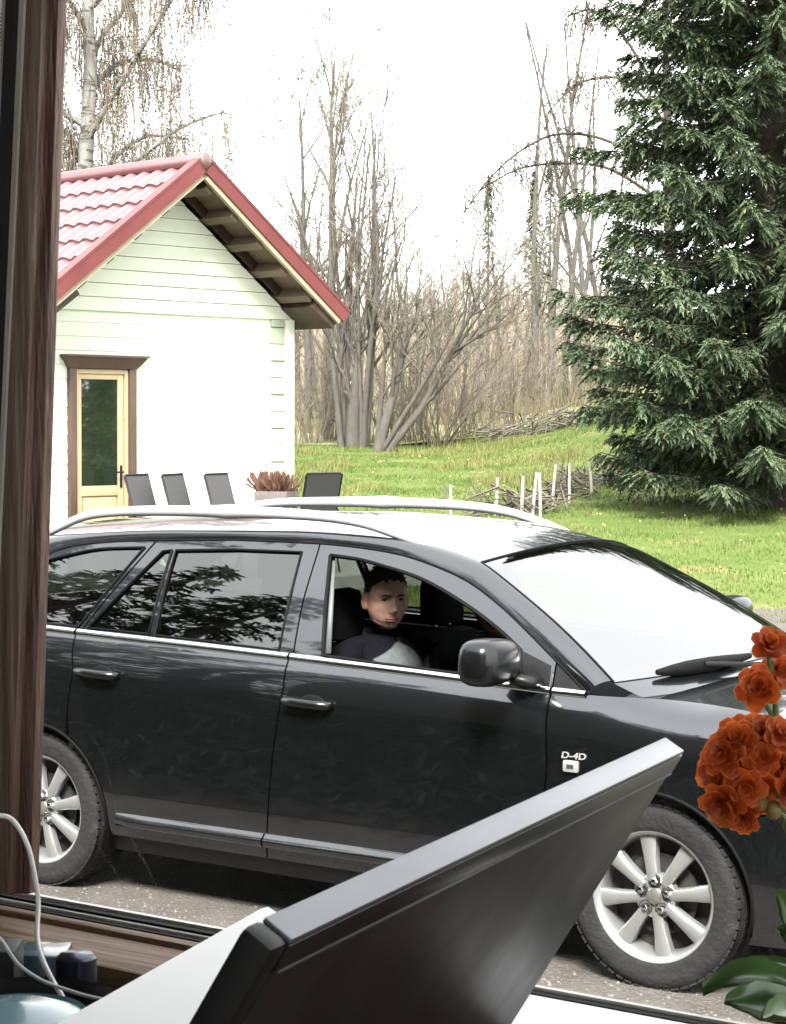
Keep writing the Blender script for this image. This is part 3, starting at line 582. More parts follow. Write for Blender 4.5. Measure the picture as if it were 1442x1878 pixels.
for side in (-1, 1):
    # lower body panels
    quarter = panel('quarter_panel', belt(-.80, .174 - G, 8) + [(.201 - G, .886), (.173 - G, .735), (.163, .630)] + arc(0, .312, RA, 63, 166, 14) + [(-.60, .42), (-.80, .44)], m_paint, side=side)
    rdoor = panel('rear_door', belt(.174 + G, 1.211 - G, 8) + [(1.218 - G, .897), (1.17 - G, .614), (1.124 - G, .25)] + [(.36, .25)] + arc(0, .312, RA + .012, 1, 60, 9) + [(.173 + G, .735), (.201 + G, .886)], m_paint, side=side)
    fdoor = panel('front_door', belt(1.211 + G, 2.305 - G, 8) + [(2.318 - G, .722), (2.30 - G, .45), (2.285 - G, .25), (1.124 + G, .25), (1.17 + G, .614), (1.218 + G, .897)], m_paint, side=side)
    fender = panel('front_fender', belt(2.305 + G, 3.20, 16) + [(3.21, .80), (3.23, .665), (3.07, .625), (3.035, .4265)] + arc(2.7, .312, RA, 19, 190, 20) + [(2.285 + G, .25), (2.30 + G, .45), (2.318 + G, .722)], m_paint, side=side)
    panel('front_bumper_side', [(3.20, .659), (3.43, .659), (3.43, .2), (3.03, .2)] + arc(2.7, .312, RA, -18, 19, 6) + [(3.074, .619)], m_paint, side=side)
    panel('headlamp', [(3.205, .885), (3.215, .80), (3.235, .667), (3.43, .667), (3.40, .80), (3.32, .85), (3.27, .868)], m_lamp, side=side, off=.003)
    panel('rear_bumper_side', [(-.80, .432), (-.60, .412), (-.342, .386)] + arc(0, .312, RA, 168, 199, 6) + [(-.86, .2), (-.86, .44)], m_paint, side=side)
    panel('tail_lamp', [(-.805, 1.02), (-.805, .70), (-.87, .70), (-.87, 1.0)], m_redlamp, side=side)
    # sill below the doors
    panel('sill', [(.345, .246), (2.345, .246), (2.345, .178), (.345, .178)], m_trim, side=side, off=-.012, depth=.08)
    panel('inner_panel', belt(.20, 2.43, 10, -.02) + [(2.30, .25), (.40, .25)], m_inner, side=side, off=-.055, depth=.01, res=.2)
    # glasshouse
    qf = panel('quarter_frame', gline(-.60, .385, 12) + [(.385 - G, 1.384), (.174 - G, 1.036)] + [(-.3, 1.046), (-.72, 1.046)], m_paint, holes=[q_win], S_=SG, side=side)
    panel('quarter_window', q_win, m_tint, qf, S_=SG, side=side, off=-.004)
    rf = panel('window_frame', gline(.391 + G, 1.178 - G, 8) + [(1.19 - G, 1.203), (1.214 - G, 1.009), (.7, 1.024), (.174 + G, 1.037)], m_paint, rdoor, holes=[re_win, tri_win], S_=SG, side=side)
    panel('window_glass', re_win, m_tint, rdoor, S_=SG, side=side, off=-.005)
    panel('quarter_glass', tri_win, m_tint, rdoor, S_=SG, side=side, off=-.005)
    panel('window_frame', gline(1.178 + G, 2.302 - G, 18) + [(2.307 - G, .967), (1.8, .988), (1.214 + G, 1.009), (1.19 + G, 1.203)], m_paint, fdoor, holes=[fr_win], S_=SG, side=side)
    panel('corner_trim', [(2.302 + G, 1.048), (2.40, .984), (2.43, .966), (2.307 + G, .966)], m_trim, fender, S_=SG, side=side)
    panel('mirror_sail', [(2.158, 1.083), (2.288, 1.040), (2.296, .975), (2.188, .984)], m_trim, fdoor, S_=SG, side=side, off=.004, depth=.01)
    if side > 0: panel('window_glass', fr_win, m_clear, fdoor, S_=SG, side=side, off=-.008)
    m = MB(); m.tube([(x, side * (SG(x, z) - .016), z) for x, z in ((1.256, 1.345), (1.312, 1.18), (1.356, 1.02))], [.006, .010, .012], 8, flat=.6); cb(m, 'pillar_trim', m_ptrim, fdoor, smooth=180)
    # black seals round the openings
    for w_, par, rr in ((fr_win, fdoor, .0075), (re_win, rdoor, .006), (tri_win, rdoor, .006), (q_win, qf, .006)):
        m = MB(); pts = [(x, side * (SG(x, z) + .002), z) for x, z in w_]; m.tube(pts + pts[:2], rr, 6, cap=False); cb(m, 'window_seal', m_rubber, par, smooth=60)
    # belt moulding
    for a, b, par in ((-.70, .168, quarter), (.180, 1.206, rdoor), (1.216, 2.300, fdoor), (2.311, 2.435, fender)):
        m = MB(); rows = []
        for i in range(13):
            x = a + (b - a) * i / 12; z0 = zt(x); sy = SB(x, z0 - .004)
            rows.append([(x, side * (sy - .012), z0 + .016), (x, side * (sy - .002), z0 + .015), (x, side * (sy + .007), z0 + .008), (x, side * (sy + .0095), z0 - .002), (x, side * (sy + .006), z0 - .009), (x, side * (sy - .004), z0 - .010)])
        m.grid(rows, flip=(side > 0)); cb(m, 'belt_moulding', m_chrome, par, smooth=50)
    # rubbing strip low on the doors
    for a, b, par in ((.40, 1.121, rdoor), (1.129, 2.20, fdoor)):
        m = MB(); rows = []
        for i in range(11):
            x = a + (b - a) * i / 10; k = 1.0 if .03 < (x - .40) else .3; sy = SB(x, .32)
            rows.append([(x, side * (sy - .006), .350), (x, side * (sy + .001 * k), .347), (x, side * (sy + .023 * k), .3235), (x, side * (sy + .025 * k), .317), (x, side * (sy + .018 * k), .298), (x, side * (sy - .006), .288)])
        m.grid(rows, flip=(side > 0)); cb(m, 'rubbing_strip', m_paint, par, smooth=60)
    # door handles
    for hx, hz, par in ((.335, .884, rdoor), (1.335, .848, fdoor)):
        y0 = SB(hx, hz)
        m = MB(); M = Matrix.Rotation(R(90), 4, 'X')
        m.ellipsoid((hx + .015, side * (y0 - .003), hz - .004), (.062, .012, .036), 20, 10); cb(m, 'handle_recess', m_rubber, par, smooth=180)
        m = MB(); m.tube([(hx - .105, side * (y0 + .002), hz + .004), (hx - .09, side * (y0 + .026), hz + .004), (hx - .03, side * (y0 + .038), hz + .003), (hx + .04, side * (y0 + .038), hz + .001), (hx + .088, side * (y0 + .026), hz - .001), (hx + .102, side * (y0 + .002), hz - .002)], [.013, .017, .0165, .0165, .018, .014], 10); cb(m, 'handle', m_gloss, par, smooth=180)
    # wheel arch lips and liners
    for cx, a0, a1 in ((0, -18, 198), (2.7, -14, 196)):
        m = MB(); m.tube([(x, side * (SB(x, max(z, .2)) + .001), z) for x, z in arc(cx, .312, RA + .002, a0, a1, 30)], .006, 6); cb(m, 'arch_lip', m_rubber, quarter if cx == 0 else fender, smooth=180)
        m = MB(); m.grid([[(cx + r_ * math.cos(R(a)), side * y, .312 + r_ * math.sin(R(a))) for a in np.linspace(-25, 205, 24)] for r_, y in ((RA, .862), (RA + .01, .80), (RA + .01, .56), (.05, .555))]); cb(m, 'wheel_liner', m_rubber, smooth=60)
    # roof side and windscreen pillar: strip between the gutter and the roof edge
    edge = arr(cr([(-.80, 1.30, .50), (-.5, 1.355, .535), (-.246, 1.385, .555), (.111, 1.416, .56), (.396, 1.433, .56), (.883, 1.446, .56), (1.153, 1.449, .56), (1.466, 1.438, .56), (1.604, 1.423, .56), (1.726, 1.403, .565), (1.872, 1.368, .590), (1.941, 1.341, .612), (2.074, 1.273, .652), (2.235, 1.186, .702), (2.364, 1.108, .746), (2.461, 1.045, .782), (2.515, 1.008, .802)], 5))
    gl = [(x, side * SG(x, z), z) for x, z in GUT]
    def resample(pts, n):
        P_ = np.array(pts); s_ = np.r_[0, np.cumsum(np.linalg.norm(np.diff(P_, axis=0), axis=1))]
        u = np.linspace(0, s_[-1], n); return np.stack([np.interp(u, s_, P_[:, i]) for i in range(3)], 1)
    A_ = resample(gl, 70); B_ = resample([(e[0], side * e[2], e[1]) for e in edge], 70)
    m = MB(); rows = []
    for a, b in zip(A_, B_):
        mid = (a + b) / 2; out = np.array([0.15 * (1 if mid[0] > 1.6 else 0), side * .6, .55]); out /= np.linalg.norm(out); wdt = np.linalg.norm(b - a)
        inn = a - np.array([0, side * .02, .004])
        rows.append([tuple(inn), tuple(a)] + [tuple(a + (b - a) * t_ + out * wdt * .16 * 4 * t_ * (1 - t_)) for t_ in (.12, .3, .5, .7, .88)] + [tuple(b), tuple(b - np.array([0.0, side * .012, .012]))])
    m.grid(rows, flip=(side < 0)); cb(m, 'roof_side', m_paint, smooth=50)
    m = MB(); m.tube([(x, side * (SG(x, z) - .001), z - .001) for x, z in GUT], .0055, 6); cb(m, 'gutter_seal', m_rubber, smooth=180)
    # roof rail
    rl = cr([(-.23, 1.395), (-.14, 1.432), (-.03, 1.470), (.1, 1.490), (.3, 1.503), (.72, 1.512), (1.1, 1.509), (1.33, 1.490), (1.48, 1.455), (1.58, 1.425), (1.65, 1.398)], 5)
    m = MB(); m.tube([(p[0], side * .548, p[1]) for p in rl], [.016 + .014 * (1 - abs(2 * i / (len(rl) - 1) - 1) ** .3) for i in range(len(rl))], 10, flat=1.0); rail = cb(m, 'roof_rail', m_railm, smooth=180)
    # door mirror
    m = MB(); c_ = Vector((2.155, side * .985, 1.066)); rows = []
    for i in range(13):
        th = math.pi * i / 12; rw = []
        for k in range(25):
            an = 2 * math.pi * k / 24; e_ = .62
            sg = lambda v: math.copysign(abs(v) ** e_, v)
            yy = .132 * sg(math.cos(th)) * -side; rr_ = abs(math.sin(th)) ** .62
            rw.append(c_ + Vector((.075 * rr_ * sg(math.cos(an)) + (-.03 if math.cos(an) < 0 else 0) * 0, yy, (.078 - .012 * (math.cos(th))) * rr_ * sg(math.sin(an)))))
        rows.append(rw)
    m.grid(rows, flip=(side < 0)); mir = cb(m, 'side_mirror', m_gloss, fdoor, smooth=180)
    m = MB(); m.tube([(2.19, side * .90, 1.005), (2.225, side * .865, .988), (2.24, side * .825, .995)], [.035, .04, .045], 8, flat=.6); cb(m, 'mirror_arm', m_trim, fdoor, smooth=180)
    m = MB(); m.box((2.086, side * .985, 1.066), (.01, .15, .08)); cb(m, 'mirror_glass', m_chrome, fdoor, bevel=.004)
    # lettering and side repeater on the fender
    bx, bz_ = 2.412, .750
    m = MB(); m.box((bx, side * (SB(bx, .722) + .003), .722), (.058, .016, .040)); rep = cb(m, 'side_repeater', m_white, fender, bevel=.0075)
    m = MB(); m.box((bx, side * (SB(bx, .722) + .0112), .722), (.026, .002, .014)); cb(m, 'repeater_bulb', m_alloyd, fender)
    tcu = bpy.data.curves.new('lettering', 'FONT'); tcu.body = 'D-4D'; tcu.size = .030; tcu.offset = .0006; tcu.extrude = .0012; tcu.align_x = 'CENTER'; tcu.shear = .15
    to = bpy.data.objects.new('lettering', tcu); col.objects.link(to); dg = bpy.context.evaluated_depsgraph_get(); lme = bpy.data.meshes.new_from_object(to.evaluated_get(dg)); bpy.data.objects.remove(to)
    lme.materials.clear(); lme.materials.append(m_white); lo = link('lettering', lme); lo.parent = fender
    lo.location = (bx + .008, side * (SB(bx, .76) + .003), .748); lo.rotation_euler = (R(90), 0, 0 if side < 0 else R(180)); lo.scale = (1.35, 1, 1)

# roof skin, windscreen, bonnet, nose, tail
EDG = arr(cr([(-.80, 1.30, .50), (-.5, 1.355, .535), (-.246, 1.385, .555), (.111, 1.416, .56), (.396, 1.433, .56), (.883, 1.446, .56), (1.153, 1.449, .56), (1.466, 1.438, .56), (1.604, 1.423, .56), (1.726, 1.403, .565), (1.872, 1.368, .590)], 4))
def vspan(n=17): return [math.sin(math.pi / 2 * t_) for t_ in np.linspace(-1, 1, n)]
rows = []
for x, z, y in EDG:
    fx = float(sstep(.9, 1.872, x))
    rows.append([(x + .085 * fx * (1 - v * v), y * v * .985, z - .006 + .058 * (1 - abs(v) ** 2.2) - .012 * fx * (1 - v * v)) for v in vspan()])
m = MB(); m.grid(rows); roof = cb(m, 'roof_panel', m_paint, smooth=180)
m = MB(); m.grid([[(p[0], p[1] * .97, p[2] - .035) for p in r_] for r_ in rows], flip=True); cb(m, 'headliner', m_liner, smooth=180)
WS = arr(cr([(1.876, 1.366, .586), (1.941, 1.340, .609), (2.074, 1.272, .649), (2.235, 1.185, .699), (2.364, 1.107, .743), (2.461, 1.044, .779), (2.515, 1.007, .799)], 4))
rows = []
for i, (x, z, y) in enumerate(WS):
    t_ = i / (len(WS) - 1); b = .085 + .125 * t_
    rows.append([(x + .006 + b * (1 - v * v), y * v * .992, z - .004 + (.030 * (1 - t_) + .022) * (1 - v * v)) for v in vspan(21)])
m = MB(); m.grid(rows); wsc = cb(m, 'windscreen', m_wind, smooth=180)
m = MB()
for sgn in (-1, 1): m.tube([(r_[0 if sgn < 0 else -1][0], r_[0 if sgn < 0 else -1][1], r_[0 if sgn < 0 else -1][2] + .001) for r_ in rows], .004, 6)
m.tube([(p[0] - .002, p[1], p[2] + .002) for p in rows[0]], .0045, 6)
cb(m, 'windscreen_seal', m_rubber, wsc, smooth=180)
# black band along the top of the screen, cowl and wipers
base = rows[-1]
m = MB(); m.grid([[(p[0] + .0, p[1], p[2] - .004) for p in base], [(p[0] + .05 + .02 * (1 - (p[1] / .8) ** 2), p[1] * .99, p[2] - .026) for p in base], [(p[0] + .10 + .02 * (1 - (p[1] / .8) ** 2), p[1] * .985, p[2] - .045) for p in base]]); cb(m, 'cowl', m_paint, smooth=60)
for y0, y1 in ((-.64, -.14), (.0, .52)):
    def wsp(y, s_):   # point on the screen: s_ metres up from the base
        v = y / .79; i = 21 // 2
        t_ = 1 - s_ / .65; X = np.interp(t_, np.linspace(0, 1, len(WS)), [p[0] for p in WS]); Z = np.interp(t_, np.linspace(0, 1, len(WS)), [p[1] for p in WS]); b = .085 + .125 * t_
        return Vector((X + .006 + b * (1 - v * v), y, Z - .004 + (.03 * (1 - t_) + .022) * (1 - v * v)))
    path = [wsp(y0 + (y1 - y0) * k / 8, -.035 + .045 * k / 8) + Vector((.010, 0, .016)) for k in range(9)]
    m = MB(); m.tube(path, [.008, .016, .021, .022, .022, .020, .017, .013, .009], 8, flat=1.2); wp = cb(m, 'wiper', m_rubber, smooth=60)
    m = MB(); m.tube([path[3] + Vector((.02, 0, .01)), path[6] + Vector((.055, 0, -.01)), path[8] + Vector((.075, .06, -.03))], .009, 6); cb(m, 'wiper_arm', m_trim, wp, smooth=60)
# bonnet
rows = []
vs_ = vspan(19)
for i in range(22):
    u = i / 21; r_ = []
    for v in vs_:
        x0 = 2.552 + .185 * (1 - v * v); x1 = 3.50 - .16 * v * v; x = x0 + (x1 - x0) * u; xe = 2.56 + (3.36 - 2.56) * u
        ye = (SB(xe, zt(xe) - .0005)) - .006; ze = zt(xe)
        zc = ze + .050 * (1 - u * .35); z = ze - .003 + (zc - ze) * (1 - abs(v) ** 2.2); z -= .06 * max(0, u - .85) / .15 * (1 - abs(v) ** 2)
        r_.append((xe + (x - xe) * (1 - abs(v) ** 3), ye * v, z))
    rows.append(r_)
m = MB(); m.grid(rows); cb(m, 'bonnet', m_paint, smooth=180)
noseedge = rows[-1]
# nose and front bumper fascia
yb = SB(3.43, .62)
def fx(v): return 3.43 + .21 * (1 - abs(v) ** 2.6)
rows = []
for z_, in_ in ((.66, .0), (.60, .0), (.52, .012), (.45, .015), (.38, .0), (.30, -.005), (.22, -.03), (.2, -.06)):
    rows.append([(fx(v) + in_ * (1 if abs(v) < .95 else 0), SB(3.43, max(z_, .2)) * v, z_) for v in vspan(23)])
m = MB(); m.grid(rows, flip=True); fb = cb(m, 'front_bumper', m_paint, smooth=60)
rows = [[(p[0], p[1], p[2] - .004) for p in noseedge], [(fx(v) - .02, SB(3.43, .66) * v, .664) for v in vspan(19)]]
m = MB(); m.grid(rows, flip=True); cb(m, 'grille', m_trim, smooth=60)
for sgn in (-1, 1):
    m = MB(); m.ellipsoid((3.555, sgn * .62, .40), (.05, .07, .045), 14, 8); cb(m, 'fog_lamp', m_lamp, fb, smooth=180)
# tail
rows = [[(-.80 - .02 * (1 - v * v), .50 * v, 1.302 + .035 * (1 - v * v)) for v in vspan(11)], [(-.90 - .06 * (1 - v * v), .66 * v, 1.05) for v in vspan(11)]]
m = MB(); m.grid(rows, flip=True); cb(m, 'rear_window', m_tint, smooth=180)
rows = [[(-.905 - .06 * (1 - v * v), .66 * v, 1.046) for v in vspan(11)], [(-.93 - .08 * (1 - v * v), .76 * v, .75) for v in vspan(11)], [(-.88 - .10 * (1 - v * v), .79 * v, .45) for v in vspan(11)]]
m = MB(); m.grid(rows, flip=True); cb(m, 'tailgate', m_paint, smooth=180)
rows = [[(-.87 - .13 * (1 - v ** 4), SB(-.86, .44) * v, .445) for v in vspan(15)], [(-.87 - .15 * (1 - v ** 4), SB(-.86, .35) * v, .35) for v in vspan(15)], [(-.86 - .10 * (1 - v ** 4), SB(-.86, .2) * v, .2) for v in vspan(15)]]
m = MB(); m.grid(rows, flip=True); cb(m, 'rear_bumper', m_paint, smooth=180)
for sgn in (-1, 1):
    rows = [[(-.62, sgn * SG(-.62, 1.155), 1.155), (-.80, sgn * .50, 1.30)], [(-.72, sgn * SG(-.72, 1.046), 1.046), (-.90, sgn * .66, 1.05)]]
    m = MB(); m.grid(rows, flip=sgn > 0); cb(m, 'rear_pillar', m_paint)
    rows = [[(-.803, sgn * SB(-.80, 1.03), 1.03), (-.905, sgn * .66, 1.046)], [(-.803, sgn * SB(-.80, .72), .72), (-.93, sgn * .76, .75)], [(-.803, sgn * SB(-.80, .44), .44), (-.88, sgn * .79, .45)]]
    m = MB(); m.grid(rows, flip=sgn > 0); cb(m, 'tail_corner', m_paint)
    m = MB(); m.grid([[(-.30, sgn * .72, 1.02), (-.78, sgn * .69, 1.02)], [(-.30, sgn * .72, .45), (-.78, sgn * .69, .45)]]); cb(m, 'boot_trim', m_inner)
# underbody, cabin
m = MB(); m.box((1.3, 0, .215), (4.0, 1.10, .05)); m.box((1.35, 0, .20), (1.9, 1.56, .03)); cb(m, 'underbody', m_rubber)
m = MB(); m.hexa([(2.05, -.74, .30), (2.62, -.74, .30), (2.62, .74, .30), (2.05, .74, .30)], [(2.02, -.74, .90), (2.55, -.74, .955), (2.55, .74, .955), (2.02, .74, .90)]); cb(m, 'dashboard', m_inner, bevel=.04)
m = MB(); m.box((2.66, 0, .60), (.10, 1.45, .55)); cb(m, 'firewall', m_rubber)
m = MB(); M = Matrix.Translation((1.93, .38, .86)) @ Matrix.Rotation(R(-65), 4, 'Y')
m.tube([M @ Vector((.185 * math.cos(a), .185 * math.sin(a), 0)) for a in np.linspace(0, 2 * math.pi, 33)], .014, 8); m.tube([M @ Vector((-.18, 0, 0)), M @ Vector((.18, 0, 0))], .018, 6); cb(m, 'steering_wheel', m_trim, smooth=180)
def seat(cx, cy, wide, hr=True):
    m = MB(); m.hexa([(cx - .02, cy - wide, .30), (cx + .48, cy - wide, .34), (cx + .48, cy + wide, .34), (cx - .02, cy + wide, .30)], [(cx - .02, cy - wide, .47), (cx + .50, cy - wide, .52), (cx + .50, cy + wide, .52), (cx - .02, cy + wide, .47)]); st = cb(m, 'seat_cushion', m_seat, bevel=.04)
    m = MB(); m.hexa([(cx - .10, cy - wide, .42), (cx + .06, cy - wide, .42), (cx + .06, cy + wide, .42), (cx - .10, cy + wide, .42)], [(cx - .27, cy - wide * .82, 1.00), (cx - .16, cy - wide * .82, 1.00), (cx - .16, cy + wide * .82, 1.00), (cx - .27, cy + wide * .82, 1.00)]); cb(m, 'seat_back', m_seat, bevel=.045)
    if hr:
        m = MB(); m.hexa([(cx - .275, cy - .125, 1.02), (cx - .175, cy - .125, 1.02), (cx - .175, cy + .125, 1.02), (cx - .275, cy + .125, 1.02)], [(cx - .285, cy - .11, 1.22), (cx - .20, cy - .11, 1.22), (cx - .20, cy + .11, 1.22), (cx - .285, cy + .11, 1.22)]); cb(m, 'headrest', m_seat, bevel=.045)
        for s in (-1, 1):
            m = MB(); m.tube([(cx - .225, cy + s * .055, .98), (cx - .23, cy + s * .055, 1.05)], .007, 8); cb(m, 'headrest_post', m_chrome, smooth=180)
seat(1.36, -.37, .25); seat(1.36, .37, .25)
seat(.52, -.40, .24); seat(.52, .40, .24); seat(.52, 0, .14, False)
m = MB(); m.box((.0, 0, .62), (.9, 1.2, .35)); cb(m, 'boot_floor', m_inner)

# wheels
def make_wheel(side):
    """outer face towards -y when side is -1; built about the hub"""
    wme = {}
    Mx = Matrix.Rotation(R(90), 4, 'X') if side < 0 else Matrix.Rotation(R(-90), 4, 'X')   # lathe z -> outward
    m = MB(); prof = [(.206, -.10), (.23, -.108), (.285, -.105), (.304, -.094), (.312, -.075), (.313, .070), (.306, .090), (.298, .098), (.282, .105), (.268, .1075), (.262, .1065), (.24, .108), (.222, .104), (.212, .098), (.207, .09)]
    m.lathe(prof, 64, Mx); wme['tyre'] = (m.mesh('tyre', 30), m_tyre)
    m = MB()
    for k in range(56):
        a = 2 * math.pi * k / 56
        for zc, zw, sk in ((.086, .030, .02), (.045, .030, -.03), (0, .03, .02), (-.045, .03, -.03), (-.086, .03, .02)):
            d_ = .0135; r0, r1 = .302, (.3155 if abs(zc) < .07 else .3095)
            vs8 = [Mx @ Vector((rr * math.cos(a + da + sk * s2 * .5), rr * math.sin(a + da + sk * s2 * .5), zc + s2 * zw / 2)) for rr in (r0, r1) for s2 in (-1, 1) for da in (-d_ / r1 , d_ / r1)]
            m.poly(vs8, [(4, 5, 7, 6), (0, 4, 6, 2), (1, 3, 7, 5), (0, 1, 5, 4), (2, 6, 7, 3)])
    wme['tread'] = (m.mesh('tread'), m_tyre)
    m = MB(); m.lathe([(.205, -.09), (.196, -.06), (.190, .0), (.192, .06), (.198, .078), (.206, .092), (.213, .1005), (.218, .102), (.2195, .098), (.216, .092), (.207, .088)], 64, Mx); wme['rim'] = (m.mesh('rim', 40), m_alloy)
    m = MB(); m.lathe([(.0, .015), (.19, .01)], 48, Mx); m.lathe([(.0, .035), (.135, .035), (.135, .03)], 40, Mx); wme['brake_disc'] = (m.mesh('brake_disc', 40), m_alloyd)
    m = MB()
    for k in range(8):
        a = R(13) + 2 * math.pi * k / 8; ca, sa = math.cos(a), math.sin(a)
        def q(r_, t_, z_): v = Mx @ Vector((r_ * ca - t_ * sa, r_ * sa + t_ * ca, z_)); return v
        st = [(.052, .021, .086), (.085, .0195, .088), (.13, .022, .087), (.172, .027, .083), (.202, .031, .080)]
        top = []; 
        for (r_, hw, z_) in st: top.append([q(r_, -hw, z_ - .035), q(r_, -hw, z_ - .006), q(r_, -hw + .006, z_), q(r_, 0, z_ + .002), q(r_, hw - .006, z_), q(r_, hw, z_ - .006), q(r_, hw, z_ - .035)])
        m.grid(top, flip=False)
    wme['spokes'] = (m.mesh('spokes', 45), m_alloy)
    m = MB(); m.lathe([(.0, .0875), (.026, .0875), (.03, .084), (.032, .0835), (.066, .0845), (.074, .078), (.076, .05)], 40, Mx); wme['hub'] = (m.mesh('hub', 30), m_alloy)
    m = MB(); m.lathe([(.0, .096), (.018, .0955), (.026, .092), (.027, .086)], 24, Mx); wme['centre_cap'] = (m.mesh('centre_cap', 40), m_cap)
    m = MB(); m.lathe([(.0, .100), (.007, .099), (.0095, .095), (.0098, .085)], 6, Mx); m.lathe([(.0098, .0865), (.015, .0868), (.0155, .0848)], 16, Mx); wme['lug_nut'] = (m.mesh('lug_nut', 40), m_chrome)
    m = MB(); m.lathe([(.0098, .0862), (.016, .0862)], 16, Mx); wme['lug_recess'] = (m.mesh('lug_recess', 40), m_alloyd)
    for k_, (me, mt) in wme.items(): me.materials.append(mt)
    return wme, Mx
for side in (-1, 1):
    wme, Mx = make_wheel(side)
    for cx, spin in ((0.0, 0.0), (2.7, 0.07)):
        hub = Vector((cx, side * .752, .313))
        ty = link('wheel', wme['tyre'][0]); ty.parent = car; ty.matrix_parent_inverse = Matrix.Translation(-CO); ty.location = hub; ty.rotation_euler = (0, spin, 0)
        link('tread', wme['tread'][0], None, ty)
        for nm in ('rim', 'spokes', 'hub', 'centre_cap', 'brake_disc'): link(nm, wme[nm][0], None, ty)
        for k in range(5):
            a = R(20) + 2 * math.pi * k / 5; v = Mx @ Vector((.050 * math.cos(a), .050 * math.sin(a), 0)); ln_ = link('lug_nut', wme['lug_nut'][0], None, ty, v); ln_.scale = (1.35, 1.0, 1.35); lr_ = link('lug_recess', wme['lug_recess'][0], None, ty, v); lr_.scale = (1.6, 1.0, 1.6)
# ------------------------------------------------------------------ our own house: window wall and room round the camera
# window frame axes: e1 along the wall (towards the camera's right), e2 outwards, z up; parallel to the car
WA = R(-1.0)
E1 = Vector((math.cos(WA), math.sin(WA), 0)); E2 = Vector((-math.sin(WA), math.cos(WA), 0))
WP = P(400, 1716, 1.25)                      # a point on the pane just above the sash rail
ZSILL = WP.z
def wl(a, b, z): return WP + E1 * a + E2 * b + Vector((0, 0, z - ZSILL))
def wcoord(p): d = p - WP; return d.dot(E1), d.dot(E2), p.z
def onpane(px, py, b=0.0):
    d = FW + RT * ((px - 721) / FPX) - UP * ((py - 939) / FPX); t = (E2.dot(WP + E2 * b - CAMP)) / d.dot(E2); return CAMP + d * t
FLOORZ = 0.75
m_ext = mat('dark_timber_cladding', (0.028, 0.022, 0.016), (0.045, 0.034, 0.024), scale=3, rough=0.8, bump=0.3)
m_wallin = mat('interior_wall', (0.30, 0.29, 0.27), (0.34, 0.33, 0.31), scale=2, rough=0.9)
m_floorin = mat('interior_floor', (0.22, 0.15, 0.09), (0.28, 0.20, 0.12), scale=6, rough=0.5, stretch=(0.2, 2, 1))
m_frame = mat('brown_window_wood', (0.1875, 0.1231, 0.0940), (0.1125, 0.0713, 0.0551), scale=26, rough=0.42, bump=0.6, bscale=60, stretch=(1.6, 1.6, 0.09), lo=0.40, hi=0.62, detail=8)
m_framed = mat('red_brown_window_wood', (0.1751, 0.1009, 0.0800), (0.0883, 0.0505, 0.0418), scale=30, rough=0.5, bump=0.9, bscale=45, stretch=(1.5, 1.5, 0.16), lo=0.38, hi=0.62, detail=8)
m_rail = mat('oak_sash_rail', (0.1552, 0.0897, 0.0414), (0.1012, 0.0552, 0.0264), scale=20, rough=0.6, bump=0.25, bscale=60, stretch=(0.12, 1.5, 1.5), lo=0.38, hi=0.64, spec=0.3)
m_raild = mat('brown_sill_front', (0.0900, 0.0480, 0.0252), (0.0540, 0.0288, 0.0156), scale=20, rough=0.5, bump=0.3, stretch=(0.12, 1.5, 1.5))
m_alu = mat('light_metal_strip', (0.48, 0.46, 0.42), (0.60, 0.58, 0.54), scale=30, rough=0.4, metal=0.3, stretch=(1, 1, .1))
a_l = wcoord(onpane(78, 800))[0]             # left edge of the glass
a_r = a_l + 1.35; z_t = ZSILL + 1.15
m = MB()
def wbox(m_, a0, a1, b0, b1, z0, z1):
    m_.hexa([wl(a0, b0, z0), wl(a1, b0, z0), wl(a1, b1, z0), wl(a0, b1, z0)], [wl(a0, b0, z1), wl(a1, b0, z1), wl(a1, b1, z1), wl(a0, b1, z1)])
wbox(m, -7.0, a_l - 0.16, -0.10, 0.14, -0.05, 4.2); wbox(m, a_r + 0.10, 6.0, -0.10, 0.14, -0.05, 4.2)
wbox(m, a_l - 0.16, a_r + 0.10, -0.10, 0.14, -0.05, ZSILL - 0.09); wbox(m, a_l - 0.16, a_r + 0.10, -0.10, 0.14, z_t + 0.08, 4.2)
tag(m.build('house_wall', m_ext), kind='structure', label='dark timber wall round the window', cat='wall')
m = MB(); wbox(m, -7.2, 6.2, -8.0, 0.55, 4.2, 4.35); m.hexa([wl(-7.2, -8, 4.36), wl(6.2, -8, 4.36), wl(6.2, .55, 4.36), wl(-7.2, .55, 4.36)], [wl(-7.2, -3.8, 6.6), wl(6.2, -3.8, 6.6), wl(6.2, -3.7, 6.6), wl(-7.2, -3.7, 6.6)])
tag(m.build('house_roof', m_ext), kind='structure', label='roof of the house we look out from', cat='roof')
m = MB(); wbox(m, -7.0, 6.0, -7.8, -0.11, FLOORZ - 0.1, FLOORZ); tag(m.build('room_floor', m_floorin), kind='structure', label='wooden floor of the room', cat='floor')
m = MB(); wbox(m, -4.0, 0.3, -3.2, -3.1, FLOORZ + .005, 3.3); tag(m.build('room_wall', m_wallin), kind='structure', label='plain painted wall of the room', cat='wall')
m = MB(); wbox(m, -4.0, 4.0, -3.2, -0.11, 3.31, 3.36); tag(m.build('room_ceiling', m_wallin), kind='structure', label='plain ceiling of the room', cat='ceiling')

